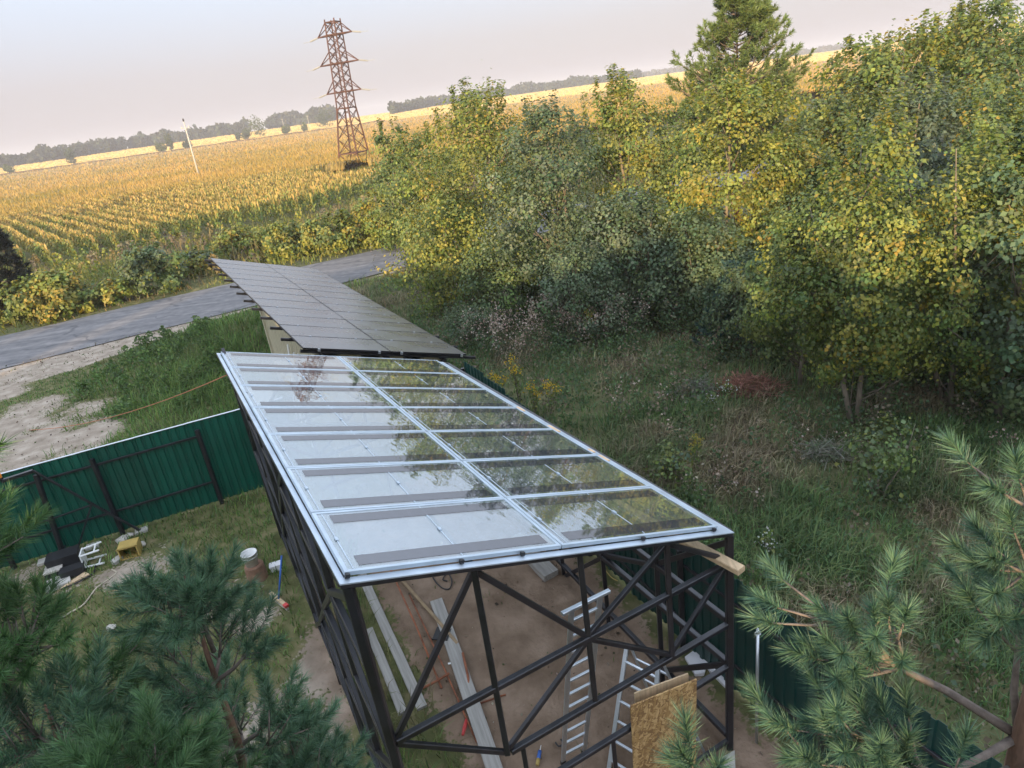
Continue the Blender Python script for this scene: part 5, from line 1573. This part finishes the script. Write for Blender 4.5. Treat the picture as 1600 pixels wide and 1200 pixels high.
def build_meadow():
    # right of the canopy: tall mixed weeds, green and dry
    x, y = scatter(186000, -9, 19, 2, 34); x2, y2 = scatter(70000, 2, 14, 3, 15); x = np.concatenate([x, x2]); y = np.concatenate([y, y2])
    s, l = sl(x, y)
    D = np.hypot(x, y)
    keep = (s > 5.05) & (y < road_near(x) - .8) & ~in_shed(x, y) & (D > 4.5) & (rng.random(len(x)) < np.clip(1.15 - D / 40, .3, 1)) & (np.degrees(np.arctan2(x, y)) < 50)
    # beside the dark array too
    qa = (x - DO[0]) * _h2[0] + (y - DO[1]) * _h2[1]
    keep &= ~((qa < 4.3) & (l > 8))
    dens = fbm(x, y, 1.6)
    keep &= rng.random(len(x)) < np.clip(dens * 2.2 - .25, .3, 1)
    x, y, dens = x[keep], y[keep], dens[keep]; n = len(x)
    dry = fbm(x + 9, y + 21, 2.4); s, l = sl(x, y)
    hgt = (.16 + .55 * np.clip(dens - .25, 0, 1)) * (.6 + .8 * rng.random(n))
    hgt *= 1 - .5 * ((s < 6.3) & (l < 3))
    w = .005 + .007 * rng.random(n) + .00025 * np.hypot(x, y)
    k = np.clip((dry - .52) * 6 + (rng.random(n) - .5) * .8, 0, 1)[:, None]; patch = (.6 + .85 * fbm(x + 13, y + 77, 1.1))[:, None]
    C = pal(n, [(.095, .165, .06), (.12, .19, .062), (.075, .14, .058), (.15, .20, .07)], .3) * (1 - k) + pal(n, [(.21, .18, .105), (.28, .235, .145), (.16, .13, .085), (.36, .30, .19)], .3) * k
    V, T, Cv = blades(zxy(x, y), hgt, w, C * patch, lean=.75)
    tag(link_obj('meadow_grass', np_mesh('meadow_grass', V, T, Cv, MT['grass'])), 'tangled green and dry meadow grass right of the canopy', 'grass', kind='stuff')
    # broad-leaved weeds and seed stalks
    x, y = scatter(1900, -4, 18, 5, 30); s, l = sl(x, y)
    keep = (s > 5.2) & (fbm(x, y + 7, 2.0) > .5); x, y = x[keep], y[keep]
    VV = []; CC = []
    for xx, yy in zip(x, y):
        edge = float(sstep((yy - 12 + .25 * xx) / 6))
        m_ = 26 + int(26 * edge); h_ = random.uniform(.25, .75) + .5 * edge
        P = np.stack([xx + rng.normal(size=m_) * (.09 + .07 * edge), yy + rng.normal(size=m_) * (.09 + .07 * edge), gz(xx, yy) + rng.random(m_) * h_], 1)
        VV.append(leaf_quads(P, .045 + .05 * rng.random(m_))); CC.append(pal(m_, [(.07, .13, .045), (.10, .16, .055), (.075, .125, .06)] if random.random() < .6 else [(.17, .14, .085), (.23, .19, .13), (.12, .11, .06)], .25))
    V, T = quads_to_tris(np.concatenate(VV)); 
    tag(link_obj('meadow_weeds', np_mesh('meadow_weeds', V, T, np.repeat(np.concatenate(CC), 4, 0), MT['leaf'])), 'leafy weeds scattered through the meadow grass', 'weeds', kind='stuff')
    # pale thistle and fireweed fluff
    VV = []; CC = []; n = 0
    px_c = [(790, 560, 40, 30), (880, 520, 60, 30), (700, 470, 50, 25), (960, 520, 40, 30), (740, 440, 50, 25), (1030, 505, 40, 30), (820, 545, 50, 35), (660, 430, 40, 20), (930, 545, 60, 20), (1290, 700, 60, 40), (1010, 640, 80, 40), (1500, 700, 80, 40), (1150, 780, 60, 40)]
    for cx, cy, sx, sy in px_c:
        for _ in range(40 if cy < 600 else 7):
            g_ = ground((cx + random.gauss(0, sx * .6), cy + random.gauss(0, sy * .5)))
            s_, l_ = sl(g_[0], g_[1])
            if s_ < 5.2: continue
            h_ = random.uniform(.7, 1.35) if cy < 600 else random.uniform(.3, .6); m_ = 16
            top = g_ + np.array([random.gauss(0, .1), random.gauss(0, .1), h_])
            P = top + rng.normal(size=(m_, 3)) * np.array([.08, .08, .15])
            VV.append(leaf_quads(P, .035 + .035 * rng.random(m_))); CC.append(pal(m_, [(.40, .31, .25), (.48, .40, .33), (.30, .21, .16)], .2))
            P = g_ + (top - g_) * rng.random((14, 1)) + rng.normal(size=(14, 3)) * .05
            VV.append(leaf_quads(P, .05 + .04 * rng.random(14))); CC.append(pal(14, [(.07, .09, .045), (.12, .10, .06)], .25))
    V, T = quads_to_tris(np.concatenate(VV))
    tag(link_obj('seed_heads', np_mesh('seed_heads', V, T, np.repeat(np.concatenate(CC), 4, 0), MT['leaf'])), 'pale fluffy seed heads of tall weeds before the grove', 'weeds', kind='stuff')
build_meadow()

def flower_plant(px, h_, label, heads, cols, name='goldenrod', n=120):
    g_ = ground(px); t = thing(name, label, 'plant', g_, group='yellow flowering plants in the meadow')
    mb = MB(); VV = []; CC = []; FV = []; FC = []
    for k in range(heads):
        a = random.random() * 6.28; q = random.random() * .22
        tp = np.array([math.cos(a) * q, math.sin(a) * q, h_ * random.uniform(.75, 1.05)])
        mb.tube([(tp[0] * .2, tp[1] * .2, -.03), tp * .6, tp], [.007, .006, .003], 4)
        m_ = n // heads
        u = rng.random((m_, 1)); FV.append(leaf_quads(tp + rng.normal(size=(m_, 3)) * np.array([.06, .06, .05]) - np.array([0, 0, 1.]) * u * .16, .03 + .02 * rng.random(m_))); FC.append(pal(m_, cols, .2))
        m_ = 24; u = rng.random((m_, 1)); VV.append(leaf_quads(tp * u + rng.normal(size=(m_, 3)) * .04, .06 + .03 * rng.random(m_))); CC.append(pal(m_, GREEN_M, .25))
    mb.build('stem', MT['twig'], t)
    V, T = quads_to_tris(np.concatenate(VV)); link_obj('leaves', np_mesh('leaves', V, T, np.repeat(np.concatenate(CC), 4, 0), MT['leaf']), t)
    V, T = quads_to_tris(np.concatenate(FV)); tag(link_obj('flowers', np_mesh('flowers', V, T, np.repeat(np.concatenate(FC), 4, 0), MT['leaf']), t), kind='stuff')
GOLD = [(.62, .40, .02), (.70, .47, .03), (.5, .33, .02)]
for px, h_, lab, hd in (((812, 628), 1.25, 'tall yellow goldenrod beside the glass roof edge', 7), ((838, 655), 1.0, 'lower goldenrod spray overhanging the glass roof edge', 5), ((862, 655), 1.0, 'goldenrod right of the two by the roof edge', 4), ((785, 625), .8, 'small goldenrod left of the tall one', 3), ((925, 545), 1.3, 'greenish goldenrod in front of the grove', 6), ((1132, 452), 1.3, 'bright goldenrod in the shade under the round tree', 5), ((1090, 740), .9, 'thin yellowing stalk in the middle of the meadow', 3)):
    flower_plant(px, h_, lab, hd, GOLD if 'greenish' not in lab and 'yellowing' not in lab else [(.30, .26, .04), (.36, .28, .05)])
for px, lab in (((1135, 622), 'white daisies below the red brush heap'), ((1200, 870), 'white daisies behind the right corner of the glass roof'), ((1112, 640), 'white daisies between the grey and the red brush heap')):
    flower_plant(px, .45, lab, 6, [(.75, .75, .72)], name='daisy_clump', n=60)

def brush_pile(px, w, d, h_, label, cols, n=520):
    g_ = ground(px); t = thing('brush_pile', label, 'brush pile', g_)
    c = np.stack([rng.normal(size=n) * w * .4, rng.normal(size=n) * d * .4, np.zeros(n)], 1)
    prof = np.exp(-((c[:, 0] / w) ** 2 + (c[:, 1] / d) ** 2) * 2.2)
    c[:, 2] = rng.random(n) * h_ * prof
    d_ = rand_unit(n); d_[:, 2] *= .45; d_ /= np.linalg.norm(d_, axis=1, keepdims=True)
    ln = (.15 + .3 * rng.random(n))[:, None]
    s_ = np.cross(d_, rand_unit(n)); s_ /= np.linalg.norm(s_, axis=1, keepdims=True); s_ *= .008
    c[:, 2] = np.maximum(c[:, 2], .02)
    V4 = np.stack([c - d_ * ln - s_, c - d_ * ln + s_, c + d_ * ln + s_ * .5, c + d_ * ln - s_ * .5], 1)
    V4[..., 2] = np.maximum(V4[..., 2], -.02)
    V, T = quads_to_tris(V4); o = link_obj('twigs', np_mesh('twigs', V, T, np.repeat(pal(n, cols, .3), 4, 0), MT['grass']), t)
    m_ = n * 2; P = c[rng.integers(0, n, m_)] + rng.normal(size=(m_, 3)) * .06; P[:, 2] = np.maximum(P[:, 2], .02)
    V, T = quads_to_tris(leaf_quads(P, .03 + .03 * rng.random(m_))); link_obj('dead_leaves', np_mesh('dead_leaves', V, T, np.repeat(pal(m_, cols, .3), 4, 0), MT['grass']), t)
brush_pile((1160, 612), 1.1, .5, .45, 'reddish brown heap of dead brush in the meadow', [(.30, .15, .11), (.36, .19, .14), (.22, .11, .085)], 900)
brush_pile((1088, 618), .6, .4, .5, 'silvery grey dead brush left of the reddish heap', [(.20, .20, .16), (.25, .24, .20), (.12, .14, .09)], 420)
brush_pile((1285, 712), .7, .4, .32, 'pale grey dead stems lying in the right meadow', [(.24, .24, .19), (.28, .27, .22), (.11, .15, .08)], 260)

def build_lawn():
    x, y = scatter(212000, -26, -1, 3, 37)
    s, l = sl(x, y); sd = sand_mask(x, y); D = np.hypot(x, y)
    inside = (s > 0) & (s < 1.6) & (l > -1) & (l < 8.4)
    qa = (x - DO[0]) * _h2[0] + (y - DO[1]) * _h2[1]
    keep = ((s < -.15) | inside | ((l > 8.5) & (qa < 3.2))) & (y < road_near(x) - .9) & ~in_shed(x, y) & (rng.random(len(x)) > sd * 1.5) & (rng.random(len(x)) < np.clip(1.1 - D / 48, .25, 1))
    az = np.degrees(np.arctan2(x, y)); keep &= (az > -47)
    for a_, b_, w_ in PLANKS:
        d_ = b_ - a_; t_ = np.clip(((x - a_[0]) * d_[0] + (y - a_[1]) * d_[1]) / (d_ @ d_), 0, 1)
        keep &= np.hypot(x - a_[0] - t_ * d_[0], y - a_[1] - t_ * d_[1]) > w_ / 2 + .05
    x, y, s, l, sd = x[keep], y[keep], s[keep], l[keep], sd[keep]; n = len(x)
    ex = (FB - FA) / np.linalg.norm(FB - FA); off = (x - FA[0]) * -ex[1] + (y - FA[1]) * ex[0]
    outside = off > 0
    tall = sstep((off - .2) / 3) * sstep((x + 17) / 6) * fbm(x, y, 2.2)
    hgt = np.where(outside, .10 + .55 * tall, .06 + .17 * fbm(x, y, 1.2)) * (.55 + .9 * rng.random(n))
    hgt = np.where((s > 0) & (l < 8.5), .16 + .25 * rng.random(n), hgt)
    w = .004 + .004 * rng.random(n) + .0003 * np.hypot(x, y)
    dry = np.clip((fbm(x + 4, y + 8, 1.4) - .5) * 4 + sd * .9 + (rng.random(n) - .5) * .5 - .25 * outside, 0, 1)[:, None] * .85
    C = pal(n, [(.105, .19, .05), (.14, .225, .058), (.08, .155, .045), (.175, .245, .065)], .36) * (.65 + .8 * fbm(x + 70, y, 1.7))[:, None] * (1 - dry) + pal(n, [(.17, .15, .07), (.22, .185, .10), (.13, .12, .05)], .25) * dry
    V, T, Cv = blades(zxy(x, y), hgt, w, C, lean=.6)
    tag(link_obj('lawn_grass', np_mesh('lawn_grass', V, T, Cv, MT['grass'])), 'patchy green grass of the yard and the lot before the road', 'grass', kind='stuff')
    # bushy weed clumps in the lot by the shed
    VV = []; CC = []
    for _ in range(420):
        xx, yy = rng.uniform(-15, -7), rng.uniform(15.5, 32)
        if yy > road_near(xx) - 1.5 or sand_mask(xx, yy) > .2 or in_shed(np.array(xx), np.array(yy)) or fbm(xx, yy, 2.6) < .47: continue
        if (xx - DO[0]) * _h2[0] + (yy - DO[1]) * _h2[1] > -.6 and (xx - DO[0]) * DN[0] + (yy - DO[1]) * DN[1] > -.5: continue
        m_ = 100; h_ = random.uniform(.22, .65)
        u = rng.random(m_)
        P = np.stack([xx + rng.normal(size=m_) * .22 * (1.2 - u), yy + rng.normal(size=m_) * .22 * (1.2 - u), u * h_], 1)
        VV.append(leaf_quads(P, .06 + .06 * rng.random(m_))); CC.append(pal(m_, [(.11, .19, .055), (.15, .22, .06), (.09, .155, .05)], .3) * random.uniform(.75, 1.3))
    V, T = quads_to_tris(np.concatenate(VV))
    tag(link_obj('lot_weeds', np_mesh('lot_weeds', V, T, np.repeat(np.concatenate(CC), 4, 0), MT['leaf'])), 'lush green weeds between the green fence and the road', 'weeds', kind='stuff')
build_lawn()

def build_verge():
    # far side of the road up to the corn; also a strip right of the dark array up to the road
    x, y = scatter(112000, -62, 20, 12, 125)
    o = (y - road_far(x)) * .88; cn = corn_near(x)
    keep = (o > .15) & (y < np.maximum(cn + 1.5, road_far(x) + 6)) & (np.degrees(np.arctan2(x, y)) > -46) & (y < road_far(x) + 62)
    keep &= rng.random(len(x)) < np.clip(1.3 - o / 55, .4, 1)
    # the weedy clearing round the pylon foot
    xc, yc = scatter(16000, -28, -6, 78, 116); kc = np.hypot((xc + 17.0 + (yc - 98) * .17) / 5.0, (yc - 97) / 17.) < 1.15
    x = np.concatenate([x[keep], xc[kc]]); y = np.concatenate([y[keep], yc[kc]]); o = np.concatenate([o[keep], np.full(int(kc.sum()), 4.)]); n = len(x)
    f1 = fbm(x, y, 5); hgt = (.25 + .95 * sstep(o / 5) * (.4 + f1)) * (.5 + .8 * rng.random(n))
    k = np.clip((fbm(x + 31, y, 4.5) - .45) * 4 + (rng.random(n) - .5) * .7, 0, 1)[:, None]
    C = pal(n, [(.16, .20, .05), (.21, .225, .05), (.125, .165, .045), (.26, .24, .055)], .25) * (1 - k) + pal(n, [(.26, .19, .085), (.33, .235, .10), (.19, .145, .085), (.21, .17, .13)], .25) * k
    V, T, Cv = blades(zxy(x, y), hgt, .018 + .02 * rng.random(n), C, lean=.5)
    tag(link_obj('verge_grass', np_mesh('verge_grass', V, T, Cv, MT['grass'])), 'tall yellowing weeds between the road and the corn', 'grass', kind='stuff')
    VV = []; CC = []
    x, y = scatter(3200, -55, 8, 25, 118); o = (y - road_far(x)) * .88
    keep = (o > 2) & (y < corn_near(x) + 2) & (fbm(x, y, 5) > .44) & (y < road_far(x) + 60); x, y = x[keep], y[keep]
    for xx, yy in zip(x, y):
        m_ = 60; h_ = random.uniform(.7, 1.7); u = rng.random(m_)
        P = np.stack([xx + rng.normal(size=m_) * .35 * (1.15 - u), yy + rng.normal(size=m_) * .35 * (1.15 - u), u * h_], 1)
        VV.append(leaf_quads(P, .13 + .12 * rng.random(m_))); CC.append(pal(m_, random.choice([GREEN_Y, GREEN_Y, GREEN_M, [(.22, .19, .12), (.17, .14, .10)], [(.30, .24, .10), (.25, .2, .08)]]), .25))
    V, T = quads_to_tris(np.concatenate(VV))
    tag(link_obj('verge_weeds', np_mesh('verge_weeds', V, T, np.repeat(np.concatenate(CC), 4, 0), MT['leaf'])), 'bushy yellow-green weeds along the corn edge', 'weeds', kind='stuff')
build_verge()

# ------------------------------------------------------------------ unseen wood added behind the viewer to shade the yard
def build_back_wood():
    VV = []; CC = []
    for k in range(130):
        x = -62 + 84 * (k / 130) + random.uniform(-1, 1); y = -14 - random.random() * 9
        h_ = random.uniform(8.0, 9.4) - .18 * (y + 14) - .7 * float(sstep((x + 12) / 8))
        m_ = 340; u = rng.random(m_); r_ = 2.1 * (1.05 - u ** 2 * .8)
        d = rng.normal(size=(m_, 2)); d /= np.linalg.norm(d, axis=1, keepdims=True)
        P = np.stack([x + d[:, 0] * r_ * rng.random(m_) ** .5, y + d[:, 1] * r_ * rng.random(m_) ** .5, u * h_], 1)
        VV.append(leaf_quads(P, .7 + .55 * rng.random(m_))); CC.append(pal(m_, GREEN_D, .25))
    V, T = quads_to_tris(np.concatenate(VV))
    tag(link_obj('shade_wood', np_mesh('shade_wood', V, T, np.repeat(np.concatenate(CC), 4, 0), MT['farleaf'])), 'unseen dense dark wood added behind the camera to shade the yard', 'wood', kind='stuff')
build_back_wood()

# litter, pebbles and small tufts on the bare sand
def build_litter():
    x, y = scatter(16000, -22, 4, 4, 32); sd = sand_mask(x, y)
    keep = (sd > .35) & (rng.random(len(x)) < .6 * fbm(x, y, .9) + .1); x, y = x[keep], y[keep]; n = len(x)
    P = np.stack([x, y, gz(x, y) + .03], 1)
    VV = leaf_quads(P, .02 + .05 * rng.random(n) ** 2 + .0006 * np.hypot(x, y)); VV[..., 2] = np.minimum(VV[..., 2], P[:, None, 2] + .03)
    V, T = quads_to_tris(VV)
    C = pal(n, [(.13, .09, .06), (.09, .07, .05), (.30, .24, .18), (.08, .11, .04), (.45, .38, .30)], .3)
    tag(link_obj('ground_litter', np_mesh('ground_litter', V, T, np.repeat(C, 4, 0), MT['grass'])), 'dead leaves and small litter strewn on the bare sand', 'litter', kind='stuff')
    x, y = scatter(26000, -20, 4, 4, 30); sd = sand_mask(x, y); cl_ = vnoise(x + 5, y + 5, .35) * fbm(x + 90, y, 1.4)
    s_, l_ = sl(x, y); keep = (sd > .35) & (cl_ > .42) & (s_ < 4.8); x, y = x[keep], y[keep]; n = len(x)
    V, T, Cv = blades(zxy(x, y), .05 + .13 * rng.random(n), .005 + .004 * rng.random(n), pal(n, [(.09, .15, .045), (.13, .19, .06), (.20, .17, .09)], .3), lean=.8)
    tag(link_obj('sand_tufts', np_mesh('sand_tufts', V, T, Cv, MT['grass'])), 'small grass tufts growing out of the bare sand', 'grass', kind='stuff')
build_litter()

# ------------------------------------------------------------------ near pines
def near_pine(label, tip_px, R, whorls, spread, lean=(0, 0), per=165, nlen=.078, seed=0, name='pine_tree', top_shoot=True, gap=.36, tint=NEED):
    random.seed(seed)
    tip = at_r(tip_px, R); z0 = float(gz(tip[0], tip[1]))
    base = np.array([tip[0] + lean[0], tip[1] + lean[1], z0])
    h = tip[2] - z0
    trunk = [base + (tip - base) * q + (np.array([random.gauss(0, .02), random.gauss(0, .02), 0]) if 0 < q < 1 else 0) for q in (0, .25, .5, .7, .85, .93, 1.)]
    trunk[0] = trunk[0] - np.array([0, 0, .1])
    brs = []
    if top_shoot:
        brs.append(dict(pts=[tip - [0, 0, .40], tip - [0, 0, .2], tip], r=.012, n=1, tw=.1, **{'from': .5}))
        brs.append(dict(pts=[tip - [0, 0, .45], tip - [0, 0, .3], tip - [0, 0, .14]], r=.012, n=4, tw=.10, **{'from': .3}))
    for wv in range(whorls):
        zt = h - .22 - wv * gap * (1 + .06 * wv)
        if zt < .5: break
        q = zt / h; p0 = base + (tip - base) * q
        nb = random.randint(5, 6); a0 = random.random() * 6.28
        for k in range(nb):
            a = a0 + 6.283 * k / nb + random.uniform(-.3, .3)
            ln = spread * min(1., (.20 + wv * .16)) * random.uniform(.75, 1.15)
            out = np.array([math.cos(a), math.sin(a), 0])
            up = (.62 - .07 * wv) * ln
            p1 = p0 + out * ln * .5 + [0, 0, up * .3]; p2 = p0 + out * ln * .85 + [0, 0, up * .75]; p3 = p0 + out * ln + [0, 0, up * 1.05]
            brs.append(dict(pts=[p0, p1, p2, p3], r=.010 + .0022 * wv, n=8 + int(ln * 13), tw=.15 + .08 * ln, **{'from': .38}))
    return pine(name, label, base, brs, trunk, .022 + h * .004, nlen=nlen, per=per, palette=tint, width=.0017, slen=.17)
near_pine('pine with upright leader shoot in front of the lawn, left foreground', (288, 900), 3.5, 7, .62, lean=(-.35, -.45), seed=3)
near_pine('pine at the left picture edge in front of the green fence', (-190, 700), 3.2, 7, .50, lean=(-.3, 0), seed=11, tint=[(.062, .135, .046), (.078, .158, .05), (.05, .11, .042)])
near_pine('bushy pine in the lower left corner', (70, 1100), 3.4, 5, .62, lean=(-.3, -.4), seed=21)
near_pine('low dark pine at the bottom edge left of the black frame', (450, 1150), 4.6, 5, .75, lean=(-.1, -.2), seed=34)
near_pine('small bright pine top at the bottom edge between the left pines', (190, 1165), 2.9, 4, .5, lean=(-.1, -.25), seed=55, tint=[(.068, .14, .054), (.085, .162, .058), (.052, .115, .046)])

def right_pine():
    random.seed(5)
    R0 = 3.1
    tb = at_r((1592, 1165), R0)
    base = np.array([tb[0], tb[1], float(gz(tb[0], tb[1])) - .1])
    top = np.array([tb[0] + .06, tb[1] + .02, tb[2] + 2.3])
    trunk = [base, base + (top - base) * .4, base + (top - base) * .62, tb, tb + (top - tb) * .5, top]
    brs = []
    def br(pix, r0=.014, n=8, tw=.2, fr=.45):
        pts = [at_r(p_[:2], p_[2]) for p_ in pix]
        if pix[0] is not S_ and pix[0][0] != 1400:
            k_ = np.clip((pts[0][2] - .15 - base[2]) / (top[2] - base[2]), .1, .95)
            pts = [base + (top - base) * k_] + pts; fr = 1 - (1 - fr) * .75
        brs.append(dict(pts=pts, r=r0, n=n, tw=tw, **{'from': fr}))
    S_ = (1592, 1150, R0)
    br([S_, (1480, 1080, 2.95), (1395, 1038, 2.8), (1350, 1005, 2.75), (1312, 975, 2.7)], .017, 12, .22, .6)
    br([(1400, 1045, 2.8), (1372, 1005, 2.75), (1368, 975, 2.7)], .009, 5, .16, .4)
    br([(1400, 1045, 2.8), (1360, 1055, 2.75), (1330, 1065, 2.7)], .009, 6, .16, .3)
    br([S_, (1540, 1180, 3.0), (1470, 1215, 2.85), (1400, 1235, 2.75)], .017, 8, .2, .5)
    br([(1470, 1240, 2.9), (1400, 1180, 2.8), (1350, 1155, 2.75), (1300, 1140, 2.7)], .013, 13, .22, .3)
    br([(1450, 1250, 2.9), (1370, 1200, 2.75), (1320, 1200, 2.7), (1265, 1190, 2.65)], .012, 12, .22, .3)
    br([(1470, 1250, 2.9), (1430, 1180, 2.85), (1420, 1120, 2.8)], .010, 6, .2, .3)
    br([S_, (1584, 1080, 3.0), (1592, 1000, 2.9), (1600, 940, 2.8)], .015, 6, .2, .5)
    br([(1640, 1000, 3.0), (1600, 960, 2.85), (1562, 985, 2.75)], .012, 7, .18, .3)
    br([(1660, 960, 3.0), (1610, 900, 2.8), (1568, 880, 2.65)], .013, 8, .18, .4)
    br([(1680, 860, 3.0), (1620, 800, 2.75), (1568, 772, 2.6)], .013, 8, .16, .4)
    br([(1500, 1290, 2.9), (1480, 1240, 2.8), (1500, 1180, 2.7)], .010, 5, .18, .3)
    br([(1240, 1330, 2.6), (1150, 1260, 2.5), (1095, 1215, 2.4), (1080, 1195, 2.35)], .008, 4, .07, .88)
    return pine('pine_tree', 'pine with bare grey branches in the lower right corner', base + [0, 0, .1], brs, trunk, .062, nlen=.08, per=230, palette=[(.085, .16, .098), (.11, .185, .106), (.065, .13, .082), (.075, .15, .09)], width=.0017, slen=.14)
right_pine()

# ------------------------------------------------------------------ evening haze over the fields
def build_haze():
    mb = MB(); mb.box((0, 1200, 20), (5600, 3400, 44))
    o = mb.build('haze', None)
    M = bpy.data.materials.new('haze'); M.use_nodes = True
    n = M.node_tree.nodes; n.clear()
    out = n.new('ShaderNodeOutputMaterial'); v = n.new('ShaderNodeVolumePrincipled')
    v.inputs['Color'].default_value = (.86, .86, .90, 1)
    v.inputs['Density'].default_value = .00042
    v.inputs['Anisotropy'].default_value = .0
    M.node_tree.links.new(v.outputs[0], out.inputs['Volume'])
    o.data.materials.append(M)
    tag(o, 'thin pale evening haze over the fields', 'haze', kind='stuff')
build_haze()
